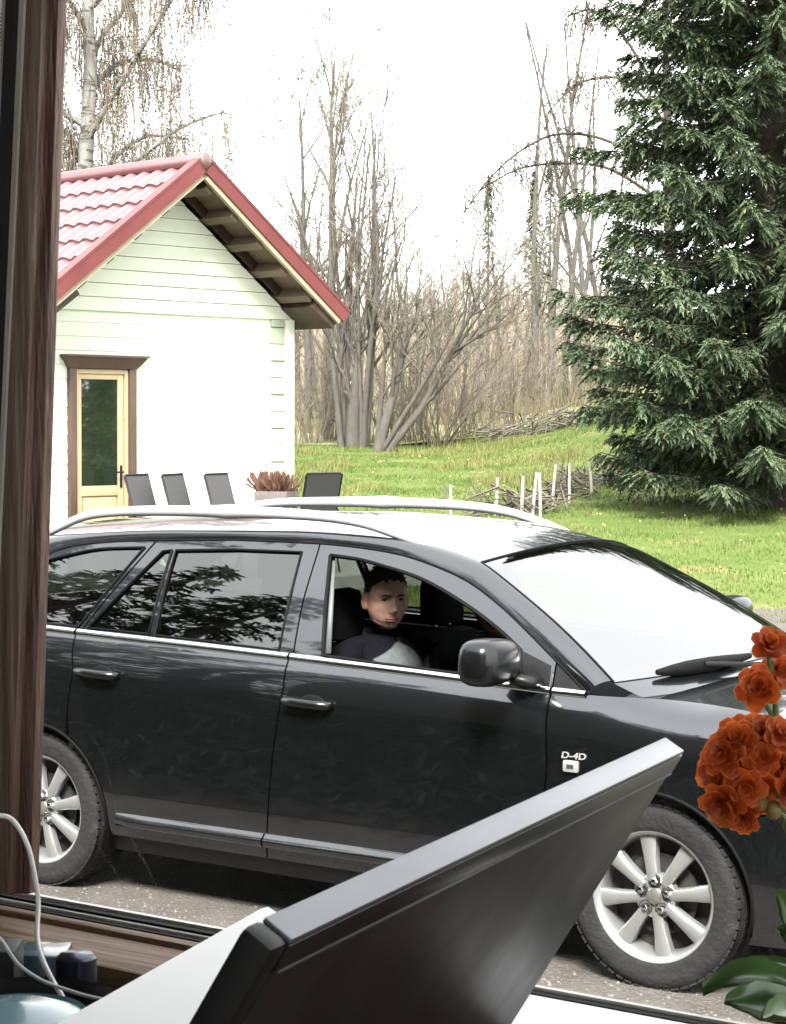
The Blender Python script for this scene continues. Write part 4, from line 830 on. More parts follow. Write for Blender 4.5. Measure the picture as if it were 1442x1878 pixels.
win = empty('window', wl((a_l + a_r) / 2, 0, ZSILL - .1)); tag(win, 'brown wooden window with black seals, seen from indoors', 'window')
def wpart(m_, name, mt, parent=None, **k):
    o = m_.build(name, mt, None, **k); o.parent = parent or win
    if parent is None: o.matrix_parent_inverse = Matrix.Translation(-win.location)
    return o
m_pane = glass_mat('window_pane_glass', (0.97, 0.985, 0.975), 1.22)
m = MB(); m.quad_pts([wl(a_l - .01, 0.006, ZSILL - .005), wl(a_r, 0.006, ZSILL - .005), wl(a_r, 0.006, z_t), wl(a_l - .01, 0.006, z_t)]); wpart(m, 'pane', m_pane)
# stile at the side: vertical boards; px edges at the top and bottom of the picture
def upright(name, t0, t1, b0_, b1_, bd, bf, mt, bevel=0.0):
    """t0..t1: px at y=0, b0_..b1_: px at y=1640; bd/bf: back and front distance from the pane plane"""
    m_ = MB()
    def col_(pt, pb, b): 
        A = onpane(pt, 0, b); B = onpane(pb, 1640, b); d = (B - A); return A - d * 0.10, B + d * 0.0
    f0 = col_(t0, b0_, bf); f1 = col_(t1, b1_, bf)
    g0 = [p + E2 * (bd - bf) for p in f0]; g1 = [p + E2 * (bd - bf) for p in f1]
    m_.hexa([f0[1], f1[1], g1[1], g0[1]], [f0[0], f1[0], g1[0], g0[0]])
    return wpart(m_, name, mt, bevel=bevel)
upright('stile', 79, 107, 18, 55, -0.012, -0.020, m_framed, bevel=.0012)
upright('stile', 45, 77.5, -32, 17, -0.012, -0.026, m_frame, bevel=.0012)
upright('spacer_strip', 27, 44, -44, -31.5, -0.012, -0.028, m_alu)
upright('seal', 10, 26.5, -62, -44.5, -0.012, -0.032, m_black)
m_blind = mat('perforated_blind', (0.62, 0.63, 0.64), rough=0.8)
_t = m_blind.node_tree; _v = _t.nodes.new('ShaderNodeTexVoronoi'); _v.inputs['Scale'].default_value = 420; _v.inputs['Randomness'].default_value = 0.0
_tc = _t.nodes.new('ShaderNodeTexCoord'); _t.links.new(_tc.outputs['Object'], _v.inputs['Vector']); _g = _t.nodes.new('ShaderNodeMapRange'); _g.inputs['From Min'].default_value = 0.25; _g.inputs['From Max'].default_value = 0.4
_mx = _t.nodes.new('ShaderNodeMix'); _mx.data_type = 'RGBA'; _mx.inputs['A'].default_value = (0.05, 0.05, 0.05, 1); _mx.inputs['B'].default_value = (0.7, 0.71, 0.72, 1)
_t.links.new(_v.outputs['Distance'], _g.inputs['Value']); _t.links.new(_g.outputs[0], _mx.inputs['Factor']); _t.links.new(_mx.outputs['Result'], _t.nodes['Principled BSDF'].inputs['Base Color'])
m = MB(); A = onpane(-60, 0, -0.034); B = onpane(10, 0, -0.034); d = Vector((0, 0, 1)); dn = (onpane(-62, 1640, -0.034) - onpane(10, 0, -0.034))
m.hexa([A + dn, B + dn, B + dn + E2 * .004, A + dn + E2 * .004], [A + Vector((0, 0, .12)), B + Vector((0, 0, .12)), B + E2 * .004 + Vector((0, 0, .12)), A + E2 * .004 + Vector((0, 0, .12))]); o = m.build('blind', m_blind); tag(o, 'white perforated window blind with tiny dark dots beside the frame', 'blind')
# bottom rail
a0 = a_l - .35; a1 = a_r + .05
def wb2(name, b0, b1, z0, z1, mt, slope=0.0, bevel=0.0):
    m_ = MB(); m_.hexa([wl(a0, b0, z0), wl(a1, b0, z0), wl(a1, b1, z0), wl(a0, b1, z0)], [wl(a0, b0, z1 - slope), wl(a1, b0, z1 - slope), wl(a1, b1, z1), wl(a0, b1, z1)]); return wpart(m_, name, mt, bevel=bevel)
wb2('outer_flashing', 0.012, 0.0155, ZSILL - .03, ZSILL + .0004, m_alu)
wb2('seal', 0.0045, 0.011, ZSILL - .03, ZSILL - .0012, m_rubber)
wb2('seal', 0.0015, 0.004, ZSILL - .03, ZSILL - .0028, m_alu)
wb2('seal', -0.004, 0.001, ZSILL - .03, ZSILL - .0042, m_rubber)
wb2('glazing_bead', -0.014, -0.0045, ZSILL - .03, ZSILL - .0046, m_rail, bevel=.0015)
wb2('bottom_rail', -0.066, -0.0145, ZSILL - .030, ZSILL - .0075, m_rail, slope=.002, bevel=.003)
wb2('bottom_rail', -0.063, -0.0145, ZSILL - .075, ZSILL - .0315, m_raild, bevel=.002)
wb2('sill_board', -0.060, -0.0145, ZSILL - .20, ZSILL - .0765, m_raild)

# unseen greenery and dark bed, added to darken the reflections in the car doors
m_added_hedge = mat('added_hedge_leaf', (0.018, 0.036, 0.012), (0.032, 0.055, 0.02), scale=3, rough=0.7)
m = MB(); rgh = random.Random(77)
for k in range(15000):
    a = rgh.uniform(-9.5, 5.5); b = rgh.uniform(.35, 3.95); top_ = .85 - .33 * max(0, b - 1.75); zz = rgh.uniform(.02, top_) if k % 3 else top_ - rgh.uniform(0, .1); s_ = rgh.uniform(.04, .09); c = wl(a, b, zz); t1 = Vector((rgh.gauss(0, 1), rgh.gauss(0, 1), rgh.gauss(0, 1))).normalized() * s_; t2 = t1.orthogonal().normalized() * s_ * .5
    m.poly([c - t1, c + t2, c + t1, c - t2], [(0, 1, 2, 3)])
o = m.build('added_hedge', m_added_hedge); tag(o, 'added unseen greenery that darkens the car doors', 'added_hedge')
m = MB(); wbox(m, -10, 6, .16, 3.98, .009, .016); tag(m.build('added_dark_bed', mat('added_bed_soil', (0.018, 0.014, 0.010), (0.028, 0.022, 0.015), scale=6, rough=1.0)), kind='structure', label='added unseen dark bed that darkens the car doors', cat='ground')
# pale streaks painted on the pane as reflections of the cables
m_reflection = bpy.data.materials.new('painted_reflection'); m_reflection.use_nodes = True; _t = m_reflection.node_tree; _t.nodes.clear()
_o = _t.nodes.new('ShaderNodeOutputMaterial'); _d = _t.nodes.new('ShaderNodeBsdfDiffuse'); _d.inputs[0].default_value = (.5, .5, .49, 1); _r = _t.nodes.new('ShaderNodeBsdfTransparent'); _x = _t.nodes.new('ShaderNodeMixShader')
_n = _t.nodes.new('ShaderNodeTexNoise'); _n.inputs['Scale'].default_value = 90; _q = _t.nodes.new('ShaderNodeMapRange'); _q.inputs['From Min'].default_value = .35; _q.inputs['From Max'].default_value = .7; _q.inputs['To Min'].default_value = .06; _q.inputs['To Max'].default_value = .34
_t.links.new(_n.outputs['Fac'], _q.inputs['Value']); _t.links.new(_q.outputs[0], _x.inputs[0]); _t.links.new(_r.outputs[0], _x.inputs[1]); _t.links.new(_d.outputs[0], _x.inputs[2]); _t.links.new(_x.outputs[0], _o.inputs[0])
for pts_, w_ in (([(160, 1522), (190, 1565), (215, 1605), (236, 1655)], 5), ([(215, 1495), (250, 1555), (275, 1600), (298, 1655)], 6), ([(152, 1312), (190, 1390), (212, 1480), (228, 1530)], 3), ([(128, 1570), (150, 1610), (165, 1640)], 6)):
    m = MB(); cc = cr([(p_[0], p_[1], 0) for p_ in pts_], 5); m.grid([[onpane(c_[0] - w_ * math.sin(math.pi * (k_ + .5) / len(cc)) * .5, c_[1], .008), onpane(c_[0] + w_ * math.sin(math.pi * (k_ + .5) / len(cc)) * .5, c_[1], .008)] for k_, c_ in enumerate(cc)]); wpart(m, 'painted_reflection', m_reflection)
# ------------------------------------------------------------------ desk and the things on it
DZ = 1.46
m_desk = mat('desk_top', (0.045, 0.032, 0.024), (0.065, 0.046, 0.034), scale=8, rough=0.5, stretch=(.2, 1, 1))
desk = empty('desk', wl(0.1, -0.5, FLOORZ)); tag(desk, 'dark brown desk standing under the window', 'desk')
def dpart(m_, name, mt, **k): o = m_.build(name, mt, None, **k); o.parent = desk; o.matrix_parent_inverse = Matrix.Translation(-desk.location); return o
m = MB(); wbox(m, -0.75, 0.95, -0.92, -0.068, DZ - .03, DZ); dpart(m, 'desk_top', m_desk)
for aa in (-0.70, 0.85):
    for bb in (-0.88, -0.14):
        m = MB(); wbox(m, aa, aa + .05, bb, bb + .05, FLOORZ + .002, DZ - .031); dpart(m, 'leg', m_desk)
# laptop seen from behind its lid
m_lid = mat('dark_glossy_lid', (0.010, 0.0085, 0.0075), (0.015, 0.013, 0.0115), scale=9, rough=0.34, rough2=0.5, spec=0.3)
m_lidband = mat('dark_lid_band', (0.012, 0.0105, 0.0095), (0.016, 0.014, 0.013), scale=5, rough=0.32, spec=0.3)
m_lidedge = mat('grey_lid_edge', (0.1445, 0.1513, 0.1615), (0.1785, 0.1845, 0.1955), scale=40, rough=0.38, metal=0.6, stretch=(.2, .2, 1))
zt0 = 1.888 - (1728 - 763) / FPX * .62
TLp = P(532, 1728, .62); TRp = P(1252, 1378, .62 * (1728 - 763) / (1378 - 763.)); TRp.z = TLp.z
ee = (TRp - TLp); LW = ee.length; ee.normalize()
# the right edge passes the pixel (943, 1878): find the point on that ray square to the top edge
rd = FW + RT * ((940 - 721) / FPX) - UP * ((1878 - 939) / FPX)
tt = (TRp - CAMP).dot(ee) / rd.dot(ee); gg = (CAMP + rd * tt - TRp).normalized()
nn = ee.cross(gg).normalized()
if nn.dot(CAMP - TRp) < 0: nn = -nn
lap = empty('laptop', TLp + gg * .25); tag(lap, 'open dark laptop seen from behind its tilted glossy lid', 'laptop')
def lpart(m_, name, mt, parent=None, **k):
    o = m_.build(name, mt, None, **k); o.parent = parent or lap
    if parent is None: o.matrix_parent_inverse = Matrix.Translation(-lap.location)
    return o
TH = 0.0098
def lq(e_, g_, n_): return TLp + ee * e_ + gg * g_ + nn * n_
LH = min(.245, (DZ + .012 - TLp.z) / gg.z)
def lbox(m_, e0, e1, g0, g1, n0, n1): m_.hexa([lq(e0, g0, n0), lq(e1, g0, n0), lq(e1, g0, n1), lq(e0, g0, n1)], [lq(e0, g1, n0), lq(e1, g1, n0), lq(e1, g1, n1), lq(e0, g1, n1)])
m = MB(); lbox(m, .0005, LW, .0125, LH, -TH, -.0002); lid = lpart(m, 'lid', m_lid, bevel=.0008)
m = MB(); lbox(m, 0, LW + .001, .0012, .0118, -TH, .0006); lpart(m, 'lid_band', m_lidband, lid, bevel=.0004)
m = MB(); lbox(m, .0, LW + .001, -.0012, .0010, -TH - .0012, .0002); lpart(m, 'lid_edge', m_lidedge, lid, bevel=.0007)
m = MB(); lbox(m, .003, LW + .0005, .0118, .0127, -.002, .0009); lpart(m, 'trim_line', m_lidedge, lid)
m = MB(); lbox(m, -.012, -.0003, -.0006, LH, -TH - .002, .0004); lpart(m, 'corner_guard', m_black, lid, bevel=.003)
bdir = (-nn - Vector((0, 0, -nn.z))).normalized()
m = MB(); h0 = lq(0, LH, 0); h1 = lq(LW, LH, 0); h0.z = h1.z = DZ + .002
m.hexa([h0, h1, h1 + bdir * .25, h0 + bdir * .25], [p + Vector((0, 0, .018)) for p in (h0, h1, h1 + bdir * .25, h0 + bdir * .25)]); lpart(m, 'keyboard_base', m_lid)
# white card propped behind the laptop
m_card_and_gloss = mat('white_card_and_gloss', (0.88, 0.88, 0.87), (0.85, 0.85, 0.84), scale=6, rough=0.6)
zc = 1.650
def atz(px, py, z_): d = FW + RT * ((px - 721) / FPX) - UP * ((py - 939) / FPX); return CAMP + d * ((z_ - CAMP.z) / d.z)
top = [atz(478, 1667, zc), atz(492, 1663, zc), atz(534, 1692, zc), atz(385, 1905, zc), atz(20, 1925, zc)]
sh_ = -RH * .10
m = MB(); n_ = len(top); vs8 = [Vector((p.x + sh_.x, p.y + sh_.y, DZ + .002)) for p in top] + [p - Vector((0, 0, .012)) for p in top] + top
m.poly(vs8, [tuple(range(n_))] + [tuple(range(2 * n_, 3 * n_))[::-1]] + [(k, (k + 1) % n_, n_ + (k + 1) % n_, n_ + k) for k in range(n_)] + [(n_ + k, n_ + (k + 1) % n_, 2 * n_ + (k + 1) % n_, 2 * n_ + k) for k in range(n_)])
bm_ = m.mesh('card_box'); bmm = bmesh.new(); bmm.from_mesh(bm_); bmesh.ops.recalc_face_normals(bmm, faces=bmm.faces); bmm.to_mesh(bm_); bmm.free()
tag(link('card_box', bm_, m_card_and_gloss), 'plain white box standing between the window and the laptop lid', 'box')
# white sheet drawn as the sky gloss on the varnished rail
m = MB(); s0 = wcoord(onpane(985, 1815))[0]
m.hexa([wl(s0 - .10, -.075, ZSILL - .0014), wl(s0 + .12, -.075, ZSILL - .0014), wl(s0 + .115, -.002, ZSILL - .0012), wl(s0 - .10, -.002, ZSILL - .0012)], [wl(s0 - .10, -.075, ZSILL - .0004), wl(s0 + .12, -.075, ZSILL - .0004), wl(s0 + .115, -.002, ZSILL), wl(s0 - .10, -.002, ZSILL)])
o = m.build('sky_gloss_sheet', m_card_and_gloss); tag(o, 'white sheet standing for sky gloss on the window rail below the front wheel', 'gloss')
# cables
m_cable = mat('white_cable', (0.62, 0.62, 0.60), (0.70, 0.70, 0.68), scale=30, rough=0.4)
m_cableg = mat('grey_cable', (0.45, 0.47, 0.48), rough=0.4)
def cable(name, pts, r, mt, label):
    m_ = MB(); m_.tube([Vector(p) for p in cr([tuple(P(*p)) for p in pts], 6)], r, 8); tag(m_.build(name, mt, smooth=180), label, 'cable')
cable('cable', [(-70, 1500, 1.0), (0, 1496, 1.0), (28, 1510, 1.0), (52, 1555, 1.0), (66, 1620, 1.0), (70, 1660, 1.0), (68, 1715, .99), (76, 1755, .98), (97, 1800, .97), (113, 1826, .96), (150, 1900, .95)], .00125, m_cable, 'white cable looping upright in front of the window frame')
cable('cable', [(-40, 1690, .95), (0, 1722, .95), (30, 1765, .95), (62, 1790, .95), (100, 1808, .95), (172, 1830, .95), (260, 1845, .95)], .0009, m_cableg, 'thin pale cable lying across the blue box')
# box, tube, tray and bowl in the corner
m_blue = mat('blue_packet', (0.030, 0.060, 0.085), (0.10, 0.17, 0.21), scale=28, rough=0.25, coat=0.5)
m_navy = mat('dark_metal_tube', (0.03, 0.033, 0.05), (0.05, 0.055, 0.08), scale=10, rough=0.25, metal=0.6)
m_teal = mat('teal_ceramic', (0.13, 0.25, 0.29), (0.17, 0.31, 0.35), scale=5, rough=0.25, coat=0.4)
def desk_box(name, px0, px1, py, D, dep, mt, label, cat, lift=0):
    a = P(px0, py, D); b = P(px1, py, D); dv = (b - a); dv.z = 0; L_ = dv.length; dv.normalize(); bk = Vector((-dv.y, dv.x, 0)); b = a + dv * L_
    z1 = (a.z + b.z) / 2; m_ = MB(); q = [a, b, b + bk * dep, a + bk * dep]
    m_.hexa([Vector((p.x, p.y, DZ + .002 + lift)) for p in q], [Vector((p.x, p.y, z1)) for p in q]); tag(m_.build(name, mt, bevel=.002), label, cat)
desk_box('packet', 28, 118, 1752, 1.12, .03, m_blue, 'glossy blue packet standing under the window corner', 'packet')
desk_box('dark_case', -80, 26, 1745, 1.08, .03, m_black, 'black case standing beside the blue packet', 'case')
m = MB(); c0 = P(140, 1790, 1.10)
m.lathe([(.0, .0), (.0105, .0), (.011, .002), (.011, c0.z - DZ + .008), (.009, c0.z - DZ + .010), (.0, c0.z - DZ + .011)], 20, Matrix.Translation((c0.x, c0.y, DZ + .002)))
tag(m.build('metal_tube', m_navy, smooth=40), 'dark metal tube standing upright beside the blue packet', 'tube')
bc = P(35, 1905, .84)
m = MB(); hb = P(35, 1846, .84).z - DZ
m.lathe([(.0, .0), (.030, .0), (.034, .01), (.036, hb - .014), (.0345, hb - .010), (.034, hb - .012), (.027, hb - .004), (.026, hb - .0055), (.014, hb - .001), (0, hb)], 40, Matrix.Translation((bc.x, bc.y, DZ + .002))); tag(m.build('lidded_jar', m_teal, smooth=35), 'teal ceramic jar with a stepped lid in the corner by the cables', 'jar')
tc_ = P(40, 1845, .95)
m = MB(); m.lathe([(.0, .0), (.040, .0), (.044, .01), (.047, tc_.z - DZ - .004), (.046, tc_.z - DZ - .001), (.044, tc_.z - DZ - .004), (.040, .03), (0, .03)], 40, Matrix.Translation((tc_.x, tc_.y, DZ + .002))); tag(m.build('round_tin', m_black, smooth=50), 'round black tin standing behind the teal bowl', 'tin')

# ------------------------------------------------------------------ flowering pot plant
m_rim = mat('petal_rim', (0.62, 0.17, 0.03), (0.70, 0.24, 0.05), scale=50, rough=0.5)
m_petal = mat('orange_red_petal', (0.44, 0.062, 0.012), (0.58, 0.125, 0.018), scale=60, rough=0.5, sub=0.0, c3=(0.34, 0.030, 0.010), scale3=40, lo3=0.5, hi3=0.7)
m_stem = mat('flower_stem', (0.10, 0.17, 0.05), (0.16, 0.20, 0.06), scale=40, rough=0.5)
m_leaf = mat('succulent_leaf', (0.05, 0.115, 0.03), (0.085, 0.17, 0.05), scale=30, rough=0.28, coat=0.25)
m_bud = mat('flower_bud', (0.12, 0.16, 0.05), (0.22, 0.14, 0.05), scale=60, rough=0.5)
m_potc = mat('pot_clay', (0.30, 0.14, 0.08), (0.36, 0.18, 0.11), scale=10, rough=0.8)
def petal(m_, M, L, W_, cup, curl):
    rows_ = []
    for i in range(8):
        u = (0, .2, .4, .58, .74, .87, .95, 1.0)[i]; wv = W_ * (math.sin(math.pi * min(1, u * .78 + .12)) ** .7); zc = cup * u * u * L - curl * max(0, u - .6) ** 2 * L * 3
        rows_.append([M @ Vector((u * L, wv * v, zc + .10 * L * v * v * (1 - .5 * u))) for v in (-1, -.86, -.45, 0, .45, .86, 1)])
    k0 = len(m_.f); m_.grid(rows_)
    for q in range(42):
        if q // 6 >= 6 or (q % 6 in (0, 5) and q // 6 > 1): m_.m[k0 + q] = 1
def floret_mesh(seed):
    rg_ = random.Random(seed); m_ = MB()
    for ring, (n_, L, W_, tilt) in enumerate(((6, .0105, .0048, 8), (6, .0092, .0042, 32), (5, .0070, .0036, 52), (3, .0045, .0025, 72))):
        for k in range(n_):
            a = 2 * math.pi * (k + .5 * (ring % 2)) / n_ + rg_.uniform(-.15, .15)
            M = Matrix.Rotation(a, 4, 'Z') @ Matrix.Rotation(-R(tilt + rg_.uniform(-8, 8)), 4, 'Y') @ Matrix.Translation((.0008, 0, .0006 * ring))
            petal(m_, M, L * rg_.uniform(.9, 1.12), W_ * rg_.uniform(.9, 1.1), rg_.uniform(.0, .35), rg_.uniform(0, .6))
    me = m_.mesh('blossom', 180); me.materials.append(m_petal); me.materials.append(m_rim); return me
def translucent(m_, fac, c):
    t = m_.node_tree; b = t.nodes['Principled BSDF']; o_ = [n for n in t.nodes if n.type == 'OUTPUT_MATERIAL'][0]; tl_ = t.nodes.new('ShaderNodeBsdfTranslucent'); tl_.inputs['Color'].default_value = (*c, 1)
    if b.inputs['Base Color'].links: t.links.new(b.inputs['Base Color'].links[0].from_socket, tl_.inputs['Color'])
    x = t.nodes.new('ShaderNodeMixShader'); x.inputs[0].default_value = fac; t.links.new(b.outputs[0], x.inputs[1]); t.links.new(tl_.outputs[0], x.inputs[2]); t.links.new(x.outputs[0], o_.inputs['Surface'])
translucent(m_petal, .45, (.5, .1, .02)); translucent(m_rim, .45, (.6, .2, .04)); translucent(m_leaf, .25, (.1, .2, .05)); translucent(m_stem, .2, (.1, .2, .05))
flm = [floret_mesh(s) for s in range(4)]
FD = .86
plant = empty('potted_kalanchoe', P(1520, 2050, FD)); plant.location.z = DZ; plant.name = 'potted_flower'
tag(plant, 'pot plant with double orange red flower clusters and fleshy green leaves', 'plant')
def fpart(o): o.parent = plant; o.matrix_parent_inverse = Matrix.Translation(-plant.location); return o
rg = random.Random(21)
fl = [(1411, 1187, 0, .95, (.1, .9)), (1392, 1262, 0, 1.15, (-.3, .1)), (1425, 1232, .006, .9, (.3, .2))]
cl = [(1330, 1385), (1318, 1418), (1352, 1362), (1375, 1350), (1402, 1345), (1430, 1352), (1340, 1440), (1372, 1395), (1400, 1390), (1432, 1400), (1345, 1478), (1368, 1440), (1395, 1440), (1420, 1445), (1445, 1440), (1330, 1470), (1362, 1490), (1455, 1370), (1470, 1410), (1385, 1462)]
for (x, y) in cl: fl.append((x, y, rg.uniform(-.012, .012), rg.uniform(.85, 1.15), ((x - 1395) / 90, (1405 - y) / 80)))
for i, (x, y, dd, sc_, (tx, ty)) in enumerate(fl):
    p = P(x, y, FD + dd); nv = (-FW * 1.0 + RT * tx * .9 + UP * ty * .9 + Vector((rg.uniform(-.2, .2), rg.uniform(-.2, .2), .15))).normalized()
    o = fpart(link('blossom', flm[i % 4])); o.location = p; o.rotation_euler = (nv.to_track_quat('Z', 'Y') @ Euler((0, 0, rg.uniform(0, 6))).to_quaternion()).to_euler(); o.scale = (sc_ * .86,) * 3
stp = lambda pts, r_: [Vector(q) for q in cr([tuple(P(*p)) for p in pts], 5)]
for pts, r_ in (([(1411, 1200, FD), (1422, 1290, FD + .004), (1424, 1330, FD + .006), (1440, 1440, FD + .01), (1500, 1700, FD + .01), (1530, 1900, FD)], .0013), ([(1396, 1275, FD + .002), (1412, 1305, FD + .004), (1424, 1328, FD + .006)], .001),
               ([(1360, 1420, FD + .012), (1420, 1480, FD + .014), (1480, 1600, FD + .012), (1530, 1800, FD)], .0014), ([(1400, 1470, FD + .01), (1440, 1500, FD + .01), (1478, 1590, FD + .01)], .001), ([(1408, 1497, FD), (1428, 1487, FD + .004), (1450, 1520, FD + .008)], .0008)):
    m = MB(); m.tube(stp(pts, r_), r_, 7); o = m.build('stem', m_stem, smooth=180); fpart(o)
for (x, y, s) in ((1420, 1486, .0042), (1432, 1452, .0034), (1398, 1474, .003), (1438, 1478, .003)):
    m = MB(); m.ellipsoid((0, 0, 0), (s * .8, s * .8, s), 12, 8); o = m.build('bud', m_bud, smooth=180); fpart(o); o.location = P(x, y, FD - .006)
def leaf(base, tip, wid, upv, bend=.25):
    m_ = MB(); d = tip - base; L = d.length; d.normalize(); sd_ = d.cross(upv).normalized(); n_ = sd_.cross(d); rows_ = []
    for i in range(10):
        u = i / 9; wv = wid * (math.sin(math.pi * (u * .86 + .09)) ** .8) * (1 + .07 * math.sin(u * 22)); c = base + d * L * u + n_ * (bend * L * math.sin(math.pi * u) * .5)
        rows_.append([c + sd_ * wv * v + n_ * (abs(v) ** 1.5 * wid * .42) for v in (-1, -.7, -.35, 0, .35, .7, 1)])
    m_.grid(rows_); low = [[p - n_ * .0016 for p in r_] for r_ in rows_]; m_.grid(low, flip=True)
    o = m_.build('leaf', m_leaf, smooth=180); fpart(o); return o
leaf(P(1470, 1810, FD - .02), P(1290, 1822, FD - .01), .0085, UP * 1.0 - FW * .45, .35)
leaf(P(1480, 1870, FD - .03), P(1330, 1838, FD - .035), .0095, UP - FW * .9, .15)
leaf(P(1500, 1790, FD), P(1372, 1762, FD + .01), .004, UP - FW * .3, .1)
leaf(P(1475, 1720, FD), P(1425, 1634, FD - .01), .0065, -FW + RT * .5, .1)
leaf(P(1490, 1760, FD), P(1428, 1702, FD - .005), .0065, -FW * .8 + UP * .6, .2)
leaf(P(1500, 1900, FD - .02), P(1400, 1868, FD - .06), .010, UP - FW * .8, .2)
leaf(P(1530, 1700, FD + .02), P(1500, 1560, FD + .02), .012, -FW, .2); leaf(P(1530, 1850, FD), P(1640, 1760, FD), .012, UP - FW, .2)
pc = P(1610, 2000, FD)
m = MB(); hp = max(.05, P(1610, 1965, FD).z - DZ); m.lathe([(0, 0), (.034, 0), (.045, hp * .85), (.050, hp * .86), (.051, hp), (.046, hp), (.044, hp * .88), (0, hp * .88)], 32, Matrix.Translation((pc.x, pc.y, DZ + .002))); fpart(m.build('pot', m_potc, smooth=40))
# ------------------------------------------------------------------ trees
m_bark = mat('grey_bark', (0.0626, 0.0554, 0.0482), (0.0963, 0.0866, 0.0746), scale=14, rough=0.95, bump=0.5, stretch=(1, 1, .25))
m_bark2 = mat('brown_bark', (0.0527, 0.0400, 0.0300), (0.0801, 0.0627, 0.0476), scale=14, rough=0.95, bump=0.5, stretch=(1, 1, .25))
m_twig = mat('grey_twig', (0.1289, 0.1099, 0.0872), (0.1744, 0.1517, 0.1213), scale=5, rough=0.95)  # twig colour lightened to suggest haze among the trees
m_twigb = mat('birch_twig', (0.1057, 0.0872, 0.0677), (0.1492, 0.1222, 0.0956), scale=3, rough=0.95)
m_bbark = mat('birch_bark', (0.1920, 0.1882, 0.1766), (0.0384, 0.0346, 0.0307), scale=6, rough=0.85, stretch=(.6, .6, 2.2), lo=0.50, hi=0.60, bump=0.3)
m_budleaf = mat('spring_buds', (0.1200, 0.1260, 0.0360), (0.1620, 0.1560, 0.0540), scale=4, rough=0.8)
m_sprk = mat('spruce_bark', (0.045, 0.035, 0.028), (0.075, 0.06, 0.05), scale=12, rough=0.95, bump=0.5)
m_needle = mat('spruce_needles', (0.0445, 0.0704, 0.0367), (0.0936, 0.1283, 0.0648), scale=2.2, rough=0.55, spec=0.4, c3=(0.1755, 0.1966, 0.0864), scale3=5.5, lo3=0.58, hi3=0.72)
m_needle2 = mat('far_needles', (0.04, 0.055, 0.035), (0.07, 0.085, 0.05), scale=1.5, rough=0.7)

def rdir(rg, d, ang):
    a = d.orthogonal().normalized(); b = d.cross(a); t = rg.uniform(0, 2 * math.pi); return (d * math.cos(ang) + (a * math.cos(t) + b * math.sin(t)) * math.sin(ang)).normalized()
def grow(mb_, mbt, rg, p, d, L, r, lev, maxlev, up=0.25, droop=0.0, spread=38, nseg=5, twl=1.0):
    """one branch and everything that grows from it; levels past 1 go to the crown"""
    pts = [p.copy()]; rad = [r]; q = p.copy(); dd = d.copy()
    for i in range(nseg):
        jt = .045 if lev == 0 else .13; dd = (dd + Vector((rg.gauss(0, jt), rg.gauss(0, jt), rg.gauss(0, .08) + up * .22 * (1 if lev > 0 else .3) - droop * .35 * (lev >= 2)))).normalized()
        q = q + dd * (L / nseg); pts.append(q.copy()); rad.append(r * (1 - .80 * (i + 1) / nseg))
    (mb_ if lev <= 1 else mbt).tube(pts, rad, 6 if lev == 0 else (4 if lev == 1 else 3), cap=False)
    if lev >= maxlev: return
    nch = {0: 9, 1: 6, 2: 5, 3: 4}[min(lev, 3)]
    for k in range(nch):
        t = rg.uniform(.25 if lev == 0 else .15, 1.0) * nseg; i = min(int(t), nseg - 1); f = t - i
        bp = pts[i].lerp(pts[i + 1], f); bd = (pts[i + 1] - pts[i]).normalized(); br = (rad[i] * (1 - f) + rad[i + 1] * f)
        cd_ = rdir(rg, bd, R(rg.gauss(spread, 10)))
        grow(mb_, mbt, rg, bp, cd_, L * rg.uniform(.30, .55) * twl, max(.0055, br * .62), lev + 1, maxlev, up, droop, spread, max(3, nseg - 1), twl)
def tree(name, base, stems, maxlev, label, seed, mb1=m_bark, mt=m_twig, group='bare trees of the wood', up=.25, droop=0.0, spread=38, twl=1.0, buds=0):
    rg = random.Random(seed); root = empty(name, base); tag(root, label, 'tree', group)
    tr, cw = MB(), MB()
    for (dx, dy, L, r, lx, ly) in stems:
        grow(tr, cw, rg, Vector((dx, dy, -.15)), Vector((lx, ly, 1)).normalized(), L, r, 0, maxlev, up, droop, spread, 7, twl)
    tr.build('trunk', mb1, root, smooth=180)
    if buds:
        rb = random.Random(seed + 1); n0 = len(cw.v)
        for k in range(buds):
            v = cw.v[rb.randrange(n0)]; s = rb.uniform(.015, .04); cw.mi = 1
            cw.poly([(v[0] - s, v[1], v[2]), (v[0], v[1] + s, v[2] - s), (v[0] + s, v[1], v[2] + s * .5)], [(0, 1, 2)])
        cw.mi = 0
    cw.build('crown', [mt, m_budleaf] if buds else mt, root); return root
def Lat(px, D): return (px - 721) / FPX * D
def tb(px, D): return onground(D, Lat(px, D))
# the many-stemmed tree behind the house corner
rg0 = random.Random(2)
st = []
for k in range(9): a = rg0.uniform(0, 6.28); st.append((.26 * math.cos(a), .26 * math.sin(a), rg0.uniform(5.0, 7.2), rg0.uniform(.05, .09), .05 * math.cos(a), .05 * math.sin(a)))
st.append((0, 0, 2.4, .22, 0.0, 0)); 
tree('multi_stem_tree', tb(648, 43), st, 4, 'bare tree with many upright stems from one thick base behind the house corner', 11, up=.5, spread=24, twl=.75)
t2 = [(.0, .0, 3.2, .13, RH.x * .30, RH.y * .30), (.1, .1, 4.6, .10, RH.x * .75, RH.y * .75), (-.1, .1, 4.0, .07, RH.x * .1, RH.y * .1), (0, 0, 3.6, .07, RH.x * .5, RH.y * .5)]
tree('leaning_tree', tb(690, 42), t2, 4, 'bare grey tree leaning away from the many-stemmed trunk', 12, up=.25, spread=32)
